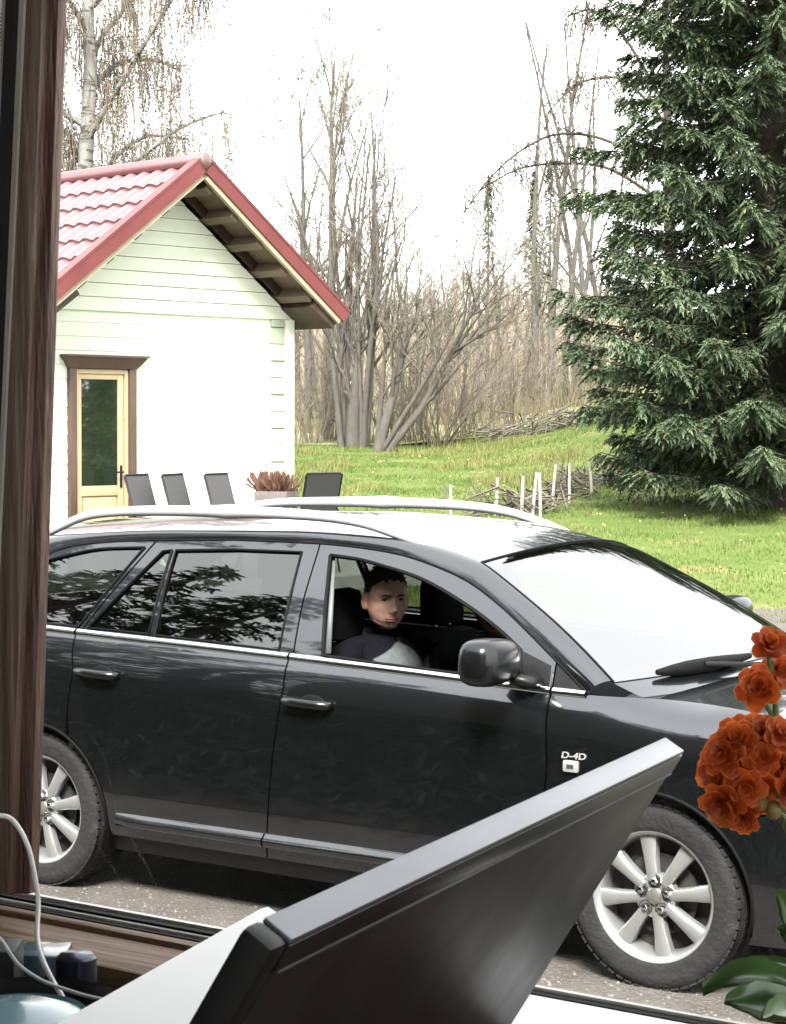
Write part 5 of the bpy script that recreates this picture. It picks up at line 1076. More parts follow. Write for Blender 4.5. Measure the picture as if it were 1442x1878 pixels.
tree('tall_bare_tree', tb(600, 47), [(0, 0, 9.0, .13, .02, 0), (.3, .2, 7.0, .08, .05, 0)], 4, 'tall thin bare tree rising just beside the red eaves', 13, up=.45, spread=30, twl=.7)
tree('tall_bare_tree', tb(560, 50), [(0, 0, 8.2, .11, -.02, 0), (.4, .1, 7.5, .09, .03, .02)], 4, 'bare tree with brown catkin haze half hidden by the red eaves', 14, mt=m_twigb, up=.35, spread=34, twl=.8, buds=900)
tree('slender_tree', tb(735, 48), [(0, 0, 5.6, .06, .03, 0), (.3, .3, 4.4, .045, -.06, .03)], 3, 'slender bare tree standing behind the leaning grey tree', 15, up=.5, spread=26, twl=.6)
lab = ['thin bare tree in the wood above the pale meadow', 'thin bare tree in the wood above the brush bank', 'bare trunk in the wood seen beside the spruce']
for k, (px, D, h, r) in enumerate(((985, 52, 9.6, .12), (1010, 54, 11.0, .13), (1035, 50, 9.0, .10), (1062, 55, 10.5, .12), (1085, 52, 10, .11), (1110, 56, 11, .12))):
    tree('tall_bare_tree', tb(px, D), [(0, 0, h, r * .8, rg0.uniform(-.03, .03), rg0.uniform(-.03, .03))] + ([(.5, .2, h * .8, r * .7, .05, .03)] if k % 2 else []), 3, 'tall grey trunk in the stand of bare trees beside the big spruce', 30 + k, up=.5, spread=24, twl=.42)
for k, (px, D, h) in enumerate(((800, 58, 3.8), (845, 60, 4.2), (880, 56, 4.6), (925, 62, 4.8), (955, 58, 4.8), (770, 62, 4.0), (905, 70, 5.6), (720, 66, 4.8), (830, 74, 5.0), (965, 72, 6.6), (660, 70, 6), (1000, 68, 7.5), (575, 64, 6.5), (540, 58, 5.5))):
    tree('small_bare_tree', tb(px, D), [(0, 0, h, .075, rg0.uniform(-.06, .06), rg0.uniform(-.06, .06)), (.3, -.2, h * .8, .05, rg0.uniform(-.1, .1), .05)], 3, 'small grey brown bare tree in the middle of the wood', 50 + k, mb1=m_bark2 if k % 2 else m_bark, mt=m_twigb if k % 3 == 0 else m_twig, up=.3, spread=34, twl=.9, buds=150 if k % 3 == 0 else 0)
# hazel scrub
def scrub(px, D, n, h, label, seed, mt, sp=.5, name='bare_shrub'):
    rg = random.Random(seed); root = empty(name, tb(px, D)); tag(root, label, 'shrub', 'bare shrubs at the edge of the wood'); a_, b_ = MB(), MB()
    for k in range(n):
        an = rg.uniform(0, 6.28); sp_ = rg.uniform(0, sp); grow(a_, b_, rg, Vector((.35 * rg.random() * math.cos(an), .35 * rg.random() * math.sin(an), -.05)), Vector((sp_ * math.cos(an), sp_ * math.sin(an), 1)).normalized(), h * rg.uniform(.6, 1.1), .018, 1, 3, .15, 0, 30, 5, .9)
    a_.build('stems', mt, root); b_.build('twigs', mt, root)
scrub(800, 44.5, 22, 2.3, 'fan shaped bare hazel shrub at the foot of the wood', 81, m_twigb, .75)
for k, (px, D, n, h) in enumerate(((575, 45, 16, 2.4), (612, 46, 14, 2.8), (545, 44, 14, 2.0), (715, 46, 12, 1.8), (760, 45.5, 14, 2.0), (850, 46, 14, 2.0), (900, 47.5, 14, 2.1), (945, 48, 12, 2.2), (990, 48, 12, 1.8), (590, 52, 16, 3), (655, 53, 16, 2.8), (740, 54, 16, 3), (820, 54, 16, 2.6), (880, 54, 16, 2.8), (950, 56, 16, 3), (1020, 52, 14, 2.4), (1060, 50, 14, 2.2))):
    scrub(px, D, n, h, 'low tangle of bare brown stems along the edge of the wood', 90 + k, m_twigb if k % 2 else m_twig, .45)
# far wood: a mass of thin stems on the rising ground
rg = np.random.RandomState(9); mbf = MB()
for k in range(1500):
    D = rg.uniform(62, 190); L = rg.uniform(-.12, .14) * D; p = onground(D, L); h = rg.uniform(1.8, 3.8) * (1 if D < 110 else 1.2); lean = Vector((rg.normal(0, .03), rg.normal(0, .03), 1))
    r = rg.uniform(.025, .07)
    mbf.tube([p - Vector((0, 0, .2)), p + lean * h * .5, p + lean * h], [r, r * .6, .008], 3, cap=False)
    for j in range(7):
        b0 = p + lean * h * rg.uniform(.3, .95); an = rg.uniform(0, 6.28); ln = h * rg.uniform(.12, .28); t_ = b0 + Vector((math.cos(an) * ln * .6, math.sin(an) * ln * .6, ln * .7))
        mbf.tube([b0, t_], [r * .4, .005], 3, cap=False)
m_farwood = mat('hazed_far_bark', (0.2412, 0.1988, 0.1569), (0.3256, 0.2714, 0.2110), scale=.3, rough=1.0)  # bark colour paled to stand in for haze over the far wood
tag(mbf.build('far_wood', m_farwood), kind='stuff', label='grey brown mass of far bare trees on the hillside', cat='woods')
# leaf litter under the wood
m_litter = mat('leaf_litter', (0.165, 0.145, 0.080), (0.180, 0.185, 0.080), scale=.25, rough=1.0, bump=.5, bscale=6, c3=(0.1250, 0.1500, 0.0500), scale3=.12, lo3=.5, hi3=.6)
mb = MB(); rows = []
for D in list(np.arange(44.5, 60, 1.5)) + list(np.arange(60, 230, 10)):
    row = []
    for L in np.arange(-40, 44.1, 2.0):
        d = D + (0.5 * math.sin(L * 1.1) + .3 * math.sin(L * 2.7) + max(0, L) * .35 if D < 45 else 0); q = onground(d, L); row.append((q.x, q.y, q.z + .03))
    rows.append(row)
mb.grid(rows, flip=True); tag(mb.build('wood_floor', m_litter, smooth=180), kind='structure', label='brown and pale green floor of the wood', cat='ground')
rgx = random.Random(5); mb = MB()
for k in range(3600):
    D = rgx.uniform(44.5, 75); L = rgx.uniform(-.09, .12) * D; q = onground(D, L); h = rgx.uniform(.25, 1.1); a = rgx.uniform(0, 6.28); w_ = .012
    mb.poly([(q.x - w_, q.y, q.z), (q.x + w_, q.y, q.z), (q.x + .3 * h * math.cos(a), q.y + .3 * h * math.sin(a), q.z + h)], [(0, 1, 2)])
tag(mb.build('undergrowth', mat('undergrowth_stalk', (0.13, 0.118, 0.056), (0.16, 0.13, 0.072), scale=.8, rough=1.0)), kind='stuff', label='pale dry stalks and saplings covering the wood floor', cat='undergrowth')
# small far conifers
def far_spruce(px, D, h, label, seed):
    rg = random.Random(seed); root = empty('far_spruce', tb(px, D)); tag(root, label, 'tree', 'small conifers in the far wood'); m_ = MB(); m_.tube([(0, 0, -.1), (0, 0, h)], [.09, .01], 5); m_.build('trunk', m_sprk, root); m_ = MB()
    for k in range(900):
        t = rg.random() ** .7; z = h * (.15 + .85 * t); rr = (1 - t) * h * .17 * rg.uniform(.3, 1.1) + .03; a = rg.uniform(0, 6.28); s = rg.uniform(.07, .2)
        c = Vector((rr * math.cos(a), rr * math.sin(a), z - rr * .3)); o_ = Vector((math.cos(a), math.sin(a), -.5)) * s; sd_ = Vector((-math.sin(a), math.cos(a), 0)) * s * .35
        m_.poly([c - o_ * .5 - sd_, c - o_ * .5 + sd_, c + o_], [(0, 1, 2)])
    m_.build('crown', m_needle2, root)
far_spruce(975, 62, 7.0, 'narrow dark conifer rising among the bare trunks', 201); far_spruce(893, 76, 7.6, 'pale spindly conifer in the middle of the wood', 202); far_spruce(1006, 74, 8.0, 'dim conifer behind the stand of bare trunks', 203)

# ------------------------------------------------------------------ weeping birch behind the house
m_catkin = mat('birch_catkin', (0.0900, 0.0723, 0.0475), (0.1125, 0.0978, 0.0617), scale=3, rough=.9)
def weeping(name, label, base, trunk, trad, limbs, ntw, lr, seed, hang=1.0, bark=m_bbark, tw=m_twigb, r0=.0065, nst=3, cat=4):
    root = empty(name, base); tag(root, label, 'tree'); rg = random.Random(seed); tr, cw = MB(), MB()
    tr.tube([p - base for p in trunk], trad, 10)
    for lb in limbs:
        c = [Vector(q) for q in cr([tuple(q - base) for q in lb], 5)]; tr.tube(c, [lr * (1 - .85 * i / (len(c) - 1)) + .006 for i in range(len(c))], 5)
        for k in range(ntw):
            t = rg.uniform(.12, 1) * (len(c) - 1); i = min(int(t), len(c) - 2); q = c[i].lerp(c[i + 1], t - i)
            a = rg.uniform(0, 6.28); out = Vector((math.cos(a), math.sin(a), rg.uniform(-.1, .6))) * rg.uniform(.15, .5); p1 = q + out; cw.tube([q, q + out * .5 + Vector((0, 0, .04)), p1], [r0 * 1.5, r0 * 1.2, r0 * .9], 3, cap=False)
            for j in range(nst):
                ln = rg.uniform(.5, 1.7) * hang; sway = Vector((rg.gauss(0, .10), rg.gauss(0, .10), 0)); s0 = q.lerp(p1, rg.uniform(.4, 1))
                pts = [s0, s0 + sway * .6 + Vector((0, 0, -ln * .3)), s0 + sway + Vector((rg.gauss(0, .05), rg.gauss(0, .05), -ln * .65)), s0 + sway * 1.2 + Vector((rg.gauss(0, .06), rg.gauss(0, .06), -ln))]
                cw.tube(pts, [r0, r0 * .9, r0 * .75, r0 * .5], 3, cap=False)
                for h_ in range(2): e = pts[rg.randrange(1, 3)]; cw.tube([e, e + Vector((rg.gauss(0, .12), rg.gauss(0, .12), -rg.uniform(.15, .5) * hang))], [r0 * .6, r0 * .45], 3, cap=False)
                for h_ in range(cat):
                    e = pts[rg.randrange(1, 4)].lerp(pts[rg.randrange(0, 3)], rg.random()); s = rg.uniform(.012, .026); cw.mi = 1; cw.poly([e + Vector((-s, 0, s)), e + Vector((s, s, 0)), e + Vector((0, -s, -s))], [(0, 1, 2)]); cw.mi = 0
    tr.build('trunk', bark, root, smooth=180); cw.build('crown', [tw, m_catkin], root); return root
b_ = lambda px, py, D=33: P(px, py, D)
weeping('weeping_birch', 'bare weeping birch with pale trunk behind the red roof', tb(160, 33), [tb(160, 33) - Vector((0, 0, .2)), b_(158, 560), b_(157, 300), b_(166, 130), b_(160, 0), b_(170, -260)], [.17, .15, .125, .11, .09, .03],
    [[b_(158, 260), b_(205, 180, 32.6), b_(265, 80, 32.2), b_(315, 0, 32), b_(360, -60, 32)], [b_(160, 150), b_(185, 70, 33.4), b_(225, 20, 33.6), b_(250, -60, 34)], [b_(158, 230), b_(110, 200), b_(60, 120, 33.4), b_(20, 20, 33.6)],
     [b_(160, 330), b_(240, 300, 32.5), b_(330, 235, 32.2), b_(410, 205, 32)], [b_(160, 20), b_(250, -60, 32.5), b_(340, -90, 32), b_(400, -60, 32)], [b_(162, 60), b_(110, -20, 32.5), b_(50, -60, 32)], [b_(160, 380), b_(210, 290, 33.6), b_(270, 250, 34), b_(340, 255, 34.2)],
     [b_(160, 300), b_(130, 250, 34), b_(90, 230, 34.6)], [b_(165, -80), b_(230, -150, 33.6), b_(300, -160, 34)], [b_(160, 180), b_(210, 120, 34), b_(280, 110, 34.5), b_(330, 130, 34.8)]], 46, .055, 44)
# a second one whose outer branches reach out from behind the spruce
weeping('drooping_tree', 'bare tree whose thin drooping branches reach out from behind the spruce', tb(1230, 36), [tb(1230, 36) - Vector((0, 0, .2)), b_(1232, 500, 36), b_(1225, 250, 36), b_(1220, 20, 36), b_(1225, -150, 36)], [.13, .11, .08, .05, .02],
    [[b_(1225, 230, 36), b_(1150, 150, 35.8), b_(1085, 145, 35.7), b_(1040, 170, 35.6), b_(1000, 215, 35.6)], [b_(1228, 330, 36), b_(1120, 260, 36), b_(1030, 245, 36), b_(965, 270, 36), b_(905, 320, 36), b_(850, 390, 36)],
     [b_(1228, 380, 36), b_(1120, 310, 36.2), b_(1030, 300, 36.3), b_(950, 310, 36.3), b_(880, 350, 36.3)], [b_(1225, 200, 36), b_(1140, 60, 36), b_(1085, 20, 36), b_(1040, 30, 36)]], 30, .03, 45, hang=.42, bark=m_bark2, tw=m_bark2, r0=.0095, nst=2, cat=3)
# ------------------------------------------------------------------ big spruce
def spruce_mesh(H, RB, z0, seed, dens=1.0, p_=.82):
    rg = np.random.RandomState(seed); B = MB(); SP = []      # SP rows: base, direction, side, length, half width
    up_ = np.array([0, 0, 1.0]); nb = int(430 * dens)
    for b in range(nb):
        t = ((b + rg.rand()) / nb) ** 1.2; z = z0 + (H - z0) * t; a = b * 2.39996 + rg.normal(0, .3)
        L = RB * (1 - t) ** p_ * rg.uniform(.70, 1.08) + .12
        if t < .04: L *= rg.uniform(.7, 1.0)
        o = np.array([math.cos(a), math.sin(a), 0.0]); sdv = np.array([-math.sin(a), math.cos(a), 0.0])
        n = max(5, int(L * 5)); us = np.linspace(0, 1, n + 1); sag = rg.uniform(.36, .6)
        axis = np.array([0, 0, z]) + o * (L * us)[:, None] + up_ * (L * (-sag * us + .36 * us ** 2.2) + .12 * L * (t - .3))[:, None] + sdv * (rg.normal(0, .012, n + 1) * L)[:, None]
        B.tube([tuple(q) for q in axis], [.020 * (1 - t) * (1 - u_ / n * .9) + .004 for u_ in range(n + 1)], 4, cap=False)
        nl = int(L * 27 * dens) + 8
        u = rg.uniform(.10, 1.0, nl) ** .75; f = u * n; i = np.minimum(f.astype(int), n - 1); fr = (f - i)[:, None]
        p = axis[i] * (1 - fr) + axis[i + 1] * fr
        sg = np.where(rg.rand(nl) < .5, 1, -1); ll = (.17 + .36 * L / 3 * (1 - u * .72)) * rg.uniform(.6, 1.25, nl)
        d = o * rg.uniform(.35, .95, nl)[:, None] + sdv * (sg * rg.uniform(.25, 1.0, nl))[:, None] + up_ * rg.uniform(-.95, -.02, nl)[:, None]
        d /= np.linalg.norm(d, axis=1, keepdims=True); side_ = np.cross(d, up_); side_ /= np.linalg.norm(side_, axis=1, keepdims=True) + 1e-9
        m_ = 7; q = p.copy(); bend = rg.uniform(.2, .9, nl)
        for s_ in range(m_):
            d = d + up_ * (-bend * .35 / m_)[:, None] + rg.normal(0, .05, (nl, 3)); d /= np.linalg.norm(d, axis=1, keepdims=True); q = q + d * (ll / m_)[:, None]
            sl_ = .088 * (1 - .45 * s_ / m_)
            for e in (-1, 1):
                nd = d * .75 + side_ * (e * rg.uniform(.5, .95, nl))[:, None] + up_ * rg.uniform(-.45, .25, nl)[:, None]; nd /= np.linalg.norm(nd, axis=1, keepdims=True)
                sv = np.cross(nd, up_ + rg.normal(0, .45, (nl, 3))); sv /= np.linalg.norm(sv, axis=1, keepdims=True) + 1e-9; SP.append((q.copy(), nd, sv, sl_ * rg.uniform(.7, 1.3, nl), .019))
            nd = d * .8 + up_ * rg.uniform(.15, .5, nl)[:, None]; nd /= np.linalg.norm(nd, axis=1, keepdims=True); SP.append((q.copy(), nd, side_, np.full(nl, sl_ * .8), .016))
        SP.append((q.copy(), d, side_, np.full(nl, .12), .02))
    V = np.concatenate([np.stack([q - sv * w, q + sv * w, q + nd * l_[:, None]], 1) for q, nd, sv, l_, w in SP]).reshape(-1, 3)
    me = bpy.data.meshes.new('crown'); nv = len(V); nt_ = nv // 3
    me.vertices.add(nv); me.vertices.foreach_set('co', V.ravel()); me.loops.add(nv); me.loops.foreach_set('vertex_index', np.arange(nv)); me.polygons.add(nt_); me.polygons.foreach_set('loop_start', np.arange(0, nv, 3)); me.update(calc_edges=True)
    me.materials.append(m_needle)
    B.tube([(0, 0, -.2), (0, 0, z0), (0, 0, H * .5), (0, 0, H)], [.34, .29, .17, .02], 12); bme = B.mesh('trunk', 180); bme.materials.append(m_sprk)
    return bme, me
def place_spruce(loc, bme, me, label, rz=0, sc_=1.0, nm='spruce_tree'):
    root = empty(nm, loc, rz); root.scale = (sc_,) * 3; tag(root, label, 'tree'); link('trunk', bme, None, root); link('crown', me, None, root); return root
b1, c1 = spruce_mesh(20, 2.95, .95, 5, 1.5, .85)
place_spruce(tb(1412, 27.5), b1, c1, 'large dense dark green spruce standing on the lawn', .4)
# spruces on our side of the drive: they only show as reflections in the car
b2, c2 = spruce_mesh(13, 2.6, .8, 8, .42)
for k, (x, y, s) in enumerate(((-4.4, -5.6, .60), (-5.6, -5.0, .66), (-7.2, -4.4, .66), (-6.4, -6.8, .74), (-8.6, -6.4, .80), (-4.4, -7.4, .64), (-10.0, -4.6, .74), (-5.6, -9.6, .8), (-11.5, -7.0, .75), (-3.0, -12.0, .9), (-12.5, -10, .9), (2, -15, 1.1), (8, -16, 1.1), (14, -14, 1.1))):
    place_spruce(Vector((x, y, float(gz(x, y)))), b2, c2, 'dark spruce on the house side of the drive, mirrored in the car windows', k * 1.3, s)
for k, (x, y, s) in enumerate(((15.5, 18, 1.0), (19, 15, 1.1), (13, 22, 1.0), (21, 20, 1.2), (17.5, 25, 1.1))):
    tag(place_spruce(Vector((x, y, float(gz(x, y)))), b2, c2, 'dark spruce beyond the end of the lawn, mirrored in the door glass', k * 1.1, s), group='spruces beyond the lawn')
for o in [o for o in col.objects if o.get('label', '').startswith('dark spruce on the house')]: o['group'] = 'spruces on the house side of the drive'

# ------------------------------------------------------------------ stakes and brush
m_stake = mat('pale_stake', (0.42, 0.39, 0.34), (0.34, 0.31, 0.26), scale=20, rough=.8)
def base_D(px, py): return gnd(px, py)
stk = [(827, 889, 950, 0), (913, 876, 948, -3), (960, 873, 950, -4), (985, 866, 948, -9), (990, 867, 950, 2), (1020, 852, 933, -8), (1045, 849, 923, 0), (1082, 854, 907, 5), (1146, 866, 892, -1)]
slab = ['pale wooden stake standing alone farthest from the spruce', 'pale stake, second in the line counting from its free end', 'pale stake at the thin end of the brush bank', 'leaning pale stake of the close pair', 'upright pale stake of the close pair', 'tall slanted pale stake in front of the brush', 'tall pale stake in the middle of the brush bank', 'pale stake leaning towards the spruce', 'short pale stake under the spruce branches']
for (px, y0, y1, lx), lb_ in zip(stk, slab):
    g, D = gnd(px + lx * .5, y1); t = P(px, y0, D); b = P(px + lx, y1, D)
    m = MB(); m.tube([b - Vector((0, 0, .15)) - g, (b + t) / 2 - g, t - g], [.021, .020, .018], 6); o = m.build('stake', m_stake, smooth=40, loc=g); tag(o, lb_, 'stake', 'line of pale stakes on the lawn')
def brush(name, pts, n, r, h, label, seed):
    rg = random.Random(seed); m_ = MB(); g0 = gnd(*pts[0])[0]
    gp = [gnd(*p)[0] for p in pts]
    for k in range(n):
        i = rg.randrange(len(gp) - 1); q = gp[i].lerp(gp[i + 1], rg.random()) + Vector((rg.gauss(0, r * .5), rg.gauss(0, r * .5), abs(rg.gauss(0, h * .5)))); ln = rg.uniform(.25, .9)
        dd = ((gp[-1] - gp[0]).normalized() * rg.choice((-1, 1)) * rg.uniform(.4, 1) + Vector((rg.gauss(0, .5), rg.gauss(0, .5), rg.gauss(0.1, .3)))).normalized()
        q.z = max(q.z, float(gz(q.x, q.y)) + .02)
        m_.tube([q - dd * ln * .5 - g0, q + dd * ln * .5 + Vector((0, 0, rg.uniform(-.05, .1))) - g0], [rg.uniform(.008, .022), .005], 4, cap=False)
    o = m_.build(name, mat(name + '_wood', (0.075, 0.062, 0.05), (0.15, 0.13, 0.105), scale=1.2, rough=1), loc=g0); tag(o, label, 'brush pile', None, None); return o
brush('brush_pile', [(890, 946), (930, 944), (980, 938), (1020, 915), (1060, 895), (1100, 880)], 260, .35, .22, 'low bank of cut branches lying between the pale stakes', 61)
brush('fallen_branches', [(870, 812), (930, 806), (1000, 795), (1060, 775)], 170, .4, .35, 'heap of fallen grey branches along the top of the bank', 62)
m = MB(); ga = gnd(900, 812)[0]; m.tube([P(895, 812, 46.5) - ga, P(960, 785, 46.5) - ga, P(1055, 738, 47) - ga], [.05, .06, .03], 6); o = m.build('fallen_log', m_bark, loc=ga, smooth=180); tag(o, 'thin fallen trunk lying slanted along the wooded bank', 'log')
# ------------------------------------------------------------------ people in the car
m_skin = mat('skin', (0.72, 0.44, 0.325), (0.65, 0.335, 0.24), scale=16, rough=0.5, lo=.42, hi=.68, c3=(0.52, 0.285, 0.205), scale3=38, lo3=.56, hi3=.75)
m_hair = mat('dark_hair', (0.0190, 0.0110, 0.0075), (0.0418, 0.0238, 0.0150), scale=60, rough=0.6, bump=0.5, bscale=200)
m_eye = mat('eye_white', (0.16, 0.13, 0.11), rough=0.2); m_iris = mat('iris', (0.03, 0.025, 0.02), rough=0.15)
m_lips = mat('lips', (0.3968, 0.1488, 0.1116), rough=0.4)
m_brow = mat('eyebrow', (0.035, 0.018, 0.011), rough=0.8)
m_trou = mat('dark_trousers', (0.005, 0.005, 0.007), (0.008, 0.008, 0.01), scale=30, rough=0.9)
def g2(x, s): return math.exp(-(x / s) ** 2)
def head_point(th, ph):
    """th: polar from the crown, ph: 0 at the face (+x)"""
    ux, uy, uz = math.sin(th) * math.cos(ph), math.sin(th) * math.sin(ph), math.cos(th)
    x, y, z = .098 * ux, .079 * uy, .120 * uz
    lo_ = max(0, -z / .12)
    y *= 1 - .17 * lo_ ** 2.4
    if x > 0: x *= 1 + .02 * lo_
    else: x *= 1 - .45 * lo_ ** 1.3
    if uz > .2: y *= 1 + .04 * uz
    f = max(0, ux)
    if f > 0:
        x += f * (.030 * g2(y, .0125) * (g2(z + .032, .017) + .50 * g2(z + .004, .020)) + .005 * g2(abs(y) - .011, .008) * g2(z + .040, .010))
        x -= f * .017 * g2(abs(y) - .031, .017) * g2(z - .005, .011)
        x += f * .0105 * g2(abs(y) - .028, .024) * g2(z - .026, .009)
        x += f * .006 * g2(abs(y) - .045, .016) * g2(z + .022, .018)
        x += f * .0075 * g2(y, .024) * (g2(z + .063, .0055) + g2(z + .075, .006)) - f * .006 * g2(y, .026) * g2(z + .0690, .0030)
        x -= f * .004 * g2(y, .02) * g2(z + .088, .006); x += f * .010 * g2(y, .020) * g2(z + .104, .013)
        x -= f * .005 * g2(z - .085, .03)
    return Vector((x, y, z))
def head_geo(mb_, M, n=64, mm=48):
    rows_ = [[M @ head_point(math.pi * i / mm, 2 * math.pi * k / n) for k in range(n + 1)] for i in range(mm + 1)]
    mb_.grid(rows_)
def skin_mesh(name, V, E_, Rr, root=0, sub=2):
    me = bpy.data.meshes.new(name); me.from_pydata([tuple(v) for v in V], E_, []); o = bpy.data.objects.new(name, me); col.objects.link(o)
    mo = o.modifiers.new('s', 'SKIN'); mo.use_smooth_shade = True
    for i, r_ in enumerate(Rr):
        sv = me.skin_vertices[0].data[i]; sv.radius = (r_, r_) if not hasattr(r_, '__len__') else r_; sv.use_root = (i == root)
    o.modifiers.new('u', 'SUBSURF').levels = sub
    dg = bpy.context.evaluated_depsgraph_get(); out = bpy.data.meshes.new_from_object(o.evaluated_get(dg)); bpy.data.objects.remove(o); return out
def person(hip, head_c, face_yaw, face_pitch, torso_yaw, label, coat_mat, hair_mt, short=True, vox=.0036):
    root = empty('person', hip); tag(root, label, 'person')
    T = Matrix.Rotation(torso_yaw, 4, 'Z'); hc = head_c - hip
    neck0 = hc + Vector((-.03, 0, -.155)); chest = (Vector((-.07, 0, .0)) + neck0) * .5 + Vector((.03, 0, .02)); neckb = neck0 + Vector((-.005, 0, -.035))
    sh = lambda s: neckb + T @ Vector((.0, s * .175, -.05)); el = lambda s: sh(s) + T @ Vector((.10, s * .05, -.27)); wr = lambda s: el(s) + T @ Vector((.22, -s * .06, -.02))
    V = [Vector((-.03, 0, .0)), Vector((-.05, 0, .14)), chest + Vector((0, 0, .03)), neckb, neck0 + Vector((.01, 0, .05)), hc + Vector((-.005, 0, -.04))]
    E_ = [(0, 1), (1, 2), (2, 3), (3, 4), (4, 5)]; Rr = [.12, (.14, .115), (.15, .115), .075, .056, .055]
    VJ = [v.copy() for v in V[:4]]; EJ = [(0, 1), (1, 2), (2, 3)]; RJ = [(.155, .13), (.175, .13), (.185, .135), (.105, .095)]
    for s in (-1, 1):
        k = len(V); V += [sh(s), el(s), wr(s)]; Rr += [.058, .044, .030]; E_ += [(3, k), (k, k + 1), (k + 1, k + 2)]
        hd = (wr(s) - el(s)).normalized(); palm = wr(s) + hd * .075; kp = len(V); V.append(palm); Rr.append((.026, .016)); E_.append((k + 2, kp))
        for f, (off, ln) in enumerate(((-.024, .068), (-.008, .076), (.008, .072), (.024, .058))):
            a = len(V); V += [palm + T @ Vector((0, off, 0)) + hd * .012, palm + T @ Vector((0, off, -.012)) + hd * ln * .6, palm + T @ Vector((0, off, -.035)) + hd * ln]; Rr += [.0095, .0088, .0075]; E_ += [(kp, a), (a, a + 1), (a + 1, a + 2)]
        a = len(V); V += [wr(s) + hd * .03 + T @ Vector((0, -s * .03, 0)), wr(s) + hd * .065 + T @ Vector((0, -s * .048, -.01))]; Rr += [.012, .009]; E_ += [(k + 2, a), (a, a + 1)]
        kj = len(VJ); VJ += [sh(s) + T @ Vector((0, s * .005, 0)), el(s), wr(s) - hd * .0]; RJ += [.083, .062, .046]; EJ += [(3, kj), (kj, kj + 1), (kj + 1, kj + 2)]
        k2 = len(V); V += [Vector((.0, s * .10, -.02)), Vector((.42, s * .13, .04)), Vector((.60, s * .12, -.20)), Vector((.66, s * .12, -.23))]; Rr += [.085, .062, .045, .04]; E_ += [(0, k2), (k2, k2 + 1), (k2 + 1, k2 + 2), (k2 + 2, k2 + 3)]
    body = skin_mesh('body', V, E_, Rr)
    bm = bmesh.new(); bm.from_mesh(body); hb = MB(); Mh = Matrix.Translation(hc) @ Matrix.Rotation(face_yaw, 4, 'Z') @ Matrix.Rotation(face_pitch, 4, 'Y'); head_geo(hb, Mh)
    for s in (-1, 1): hb.ellipsoid(Mh @ Vector((-.010, s * .083, -.010)), (.019, .010, .033), 14, 10, Mh.to_3x3().to_4x4() @ Matrix.Rotation(s * R(-22), 4, 'Z'))
    hm = hb.mesh('h', 180); bm.from_mesh(hm); me = bpy.data.meshes.new('body'); bm.to_mesh(me); bm.free()
    tmp = bpy.data.objects.new('tmp', me); col.objects.link(tmp); rmod = tmp.modifiers.new('r', 'REMESH'); rmod.mode = 'VOXEL'; rmod.voxel_size = vox; rmod.use_smooth_shade = True
    sm = tmp.modifiers.new('k', 'SMOOTH'); sm.iterations = 3; sm.factor = .45
    dg = bpy.context.evaluated_depsgraph_get(); bme = bpy.data.meshes.new_from_object(tmp.evaluated_get(dg)); bpy.data.objects.remove(tmp)
    bme.materials.clear(); bme.materials.append(m_skin); bme.polygons.foreach_set('use_smooth', [True] * len(bme.polygons)); link('body', bme, None, root)
    jm = skin_mesh('jacket', VJ, EJ, RJ); jm.materials.append(coat_mat); jk = link('jacket', jm, None, root)
    m_ = MB(); cpath = [neck0 + Vector((.012, 0, -.012)) + Matrix.Rotation(a, 4, 'Z') @ T @ Vector((.078, 0, .018 * math.cos(a) * -1)) for a in np.linspace(R(14), R(346), 26)]
    m_.grid([[p + Vector((0, 0, -.045)) + (p - neck0) * .22 for p in cpath], [p + (p - neck0) * .04 for p in cpath], [p + Vector((0, 0, .035)) - (p - neck0) * .06 for p in cpath], [p + Vector((0, 0, .033)) - (p - neck0) * .15 for p in cpath], [p + Vector((0, 0, -.03)) - (p - neck0) * .12 for p in cpath]]); o = m_.build('collar', coat_mat, root, smooth=180)
    VT = [Vector((-.03, 0, .0))]; ET = []; RT_ = [(.15, .135)]
    for s in (-1, 1):
        k2 = len(VT); VT += [Vector((.0, s * .10, -.02)), Vector((.42, s * .13, .04)), Vector((.60, s * .12, -.20))]; RT_ += [.10, .078, .062]; ET += [(0, k2), (k2, k2 + 1), (k2 + 1, k2 + 2)]
    tm_ = skin_mesh('trousers', VT, ET, RT_); tm_.materials.append(m_trou); link('trousers', tm_, None, root)
    # hair cap
    m_ = MB(); rows_ = []
    for i in range(19):
        row = []
        for k in range(49):
            ph = 2 * math.pi * k / 48; front = max(0, math.cos(ph)); sidef = abs(math.sin(ph)); lim = R(50) * front ** 1.5 + R(80 if short else 100) * (1 - front ** 1.5) + R(52) * max(0, -math.cos(ph)) ** 1.5 - R(14) * g2(abs(math.sin(ph)) - .85, .3) * front + R(3.0) * math.sin(ph * 13) + R(2) * math.sin(ph * 29 + 1)
            th = lim * i / 18; p = head_point(th, ph); thick = (.012 if math.cos(ph) > 0 else .009) * min(1, (18 - i) / 8) * (1 + .25 * math.sin(ph * 9 + i) * .5) * (1.25 if i < 9 else .85)
            row.append(Mh @ (p + p.normalized() * (thick + .0016)))
        rows_.append(row)
    m_.grid(rows_, flip=False)
    rh = random.Random(int(abs(hip.y) * 1000) + 3)
    for q_ in range(1500):
        i = rh.randrange(3, 19); k = rh.randrange(0, 48); p = rows_[i][k].lerp(rows_[i][k + 1], rh.random()); nr = (p - hc).normalized(); tg = Vector((rh.gauss(0, .6), rh.gauss(0, .6), rh.gauss(.1, .5))); dr = (nr * .8 + tg * .7).normalized(); ln = rh.uniform(.006, .014) * (1.2 if i < 10 else .8); sv = dr.orthogonal().normalized() * .0011
        m_.poly([p - sv, p + sv, p + dr * ln], [(0, 1, 2)])
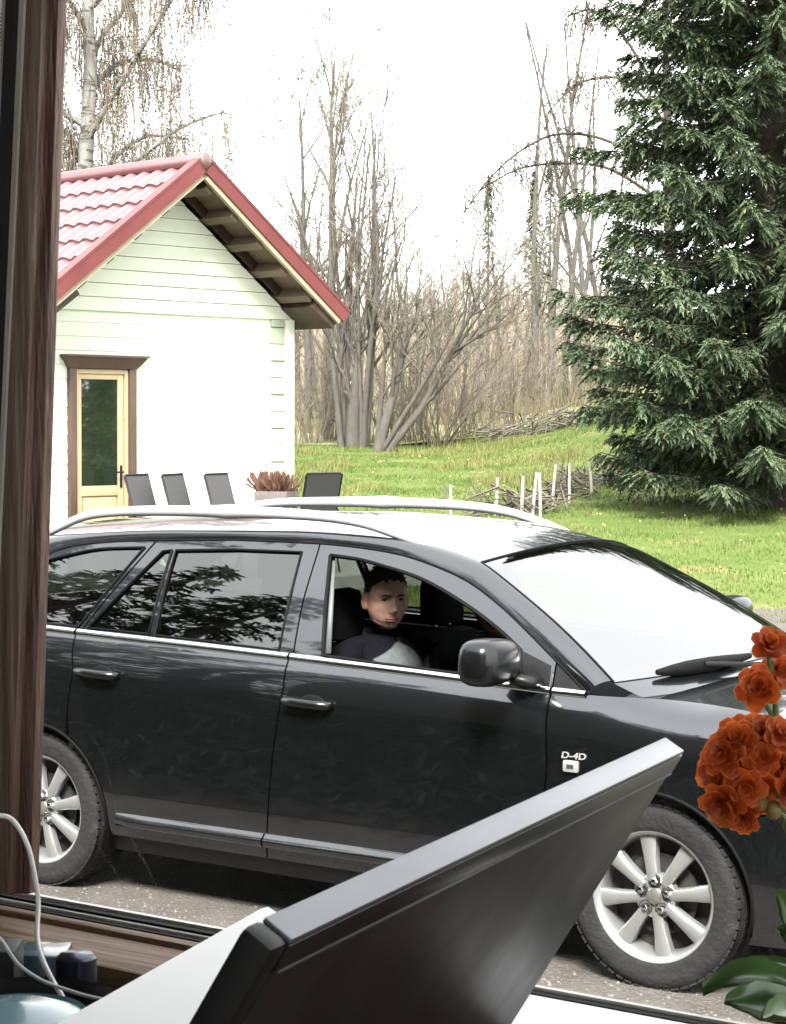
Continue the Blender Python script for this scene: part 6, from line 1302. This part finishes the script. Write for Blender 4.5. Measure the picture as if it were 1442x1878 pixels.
    m_.build('hair', hair_mt, root, smooth=180)
    for s in (-1, 1):
        m_ = MB(); m_.ellipsoid(Mh @ Vector((.0735, s * .0305, .0045)), (.0100, .0125, .0042), 14, 10, Mh.to_3x3().to_4x4()); e = m_.build('eye', m_eye, root, smooth=180)
        m_ = MB(); m_.ellipsoid(Mh @ Vector((.0825, s * .0305 - .001, .0045)), (.0028, .0046, .0040), 12, 8, Mh.to_3x3().to_4x4()); m_.build('iris', m_iris, e, smooth=180)
        m_ = MB(); pts = [Mh @ (Vector((.0, 0, 0)) + head_point(math.acos(min(1, max(-1, zz / .12))), s * pp) * 1.012) for zz, pp in ((.0205, .15), (.0235, .30), (.0250, .46), (.0215, .62))]; m_.tube(pts, [.0030, .0038, .0034, .0018], 6); m_.build('eyebrow', m_brow, root, smooth=180)
        m_ = MB(); pts = [Mh @ Vector((.0815 - 14 * (yy) ** 2, s * .0305 + yy, .0088 - 22 * yy * yy)) for yy in np.linspace(-.0145, .0145, 9)]; m_.tube(pts, [.0010, .0018, .0022, .0023, .0023, .0023, .0022, .0018, .0010], 6); m_.build('eyelid', m_brow, root, smooth=180)
    m_ = MB()
    for zz, rr_ in ((-.0650, .0030), (-.0735, .0034)):
        pts = [Mh @ (head_point(math.acos(zz / .12), pp) * 1.012) for pp in np.linspace(-.44, .44, 9)]; m_.tube(pts, [.0012, .0026, rr_, rr_ * 1.1, rr_ * 1.1, rr_ * 1.1, rr_, .0026, .0012], 6)
    m_.build('mouth', m_lips, root, smooth=180)
    m_ = MB(); m_.tube([Mh @ (head_point(math.acos(-.0692 / .12), pp) * 1.022) for pp in np.linspace(-.46, .46, 11)], [.0005] + [.0009] * 9 + [.0005], 6); m_.build('mouth_line', m_brow, root, smooth=180)
    return root
def coat_material(name, base, panel_c, hip, T, z_lo, z_hi):
    """dark jacket with a pale yoke across the chest: two cloth colours"""
    m = mat(name, base, tuple(c * 1.5 for c in base), scale=25, rough=0.9, bump=0.8, bscale=16, spec=0.12)
    if panel_c is None: return m
    t = m.node_tree; b = t.nodes['Principled BSDF']; src = b.inputs['Base Color'].links[0].from_socket
    tc = t.nodes.new('ShaderNodeTexCoord'); mp = t.nodes.new('ShaderNodeMapping'); mp.inputs['Rotation'].default_value = (0, 0, -T); t.links.new(tc.outputs['Object'], mp.inputs['Vector'])
    sx = t.nodes.new('ShaderNodeSeparateXYZ'); t.links.new(mp.outputs[0], sx.inputs[0])
    def rng(sock, a, b_):
        r_ = t.nodes.new('ShaderNodeMapRange'); r_.inputs['From Min'].default_value = a; r_.inputs['From Max'].default_value = b_; t.links.new(sock, r_.inputs['Value']); return r_.outputs[0]
    def mul(a, b_): q = t.nodes.new('ShaderNodeMath'); q.operation = 'MULTIPLY'; t.links.new(a, q.inputs[0]); t.links.new(b_, q.inputs[1]); return q.outputs[0]
    ab = t.nodes.new('ShaderNodeMath'); ab.operation = 'ABSOLUTE'; t.links.new(sx.outputs['Y'], ab.inputs[0])
    slant = t.nodes.new('ShaderNodeMath'); slant.operation = 'MULTIPLY_ADD'; slant.inputs[1].default_value = .45; t.links.new(ab.outputs[0], slant.inputs[0]); t.links.new(sx.outputs['Z'], slant.inputs[2])
    f = mul(mul(rng(slant.outputs[0], z_lo, z_lo + .006), rng(slant.outputs[0], z_hi, z_hi - .006)), mul(rng(sx.outputs['X'], .02, .03), rng(ab.outputs[0], .140, .133)))
    mx = t.nodes.new('ShaderNodeMix'); mx.data_type = 'RGBA'; mx.inputs['B'].default_value = (*panel_c, 1); t.links.new(src, mx.inputs['A']); t.links.new(f, mx.inputs['Factor']); t.links.new(mx.outputs['Result'], b.inputs['Base Color']); return m
HIP1 = Vector((1.38, -.37, .60)); H1 = Vector((1.345, -.385, 1.192))
person(HIP1, H1, R(-39), R(2), R(-22), 'man in dark jacket with pale grey chest panel looking out of the open car window', coat_material('navy_jacket', (0.0018, 0.002, 0.0034), (0.10, 0.112, 0.116), HIP1, R(-22), .27, .44), m_hair)
HIP2 = Vector((1.34, .36, .54)); H2 = Vector((1.405, .35, 1.105))
person(HIP2, H2, R(0), R(6), 0.0, 'driver in dark blue clothes with a pale collar, partly hidden by the window frame', coat_material('blue_sweater', (0.004, 0.006, 0.014), None, HIP2, 0, .46, .50), m_hair, False, .007)
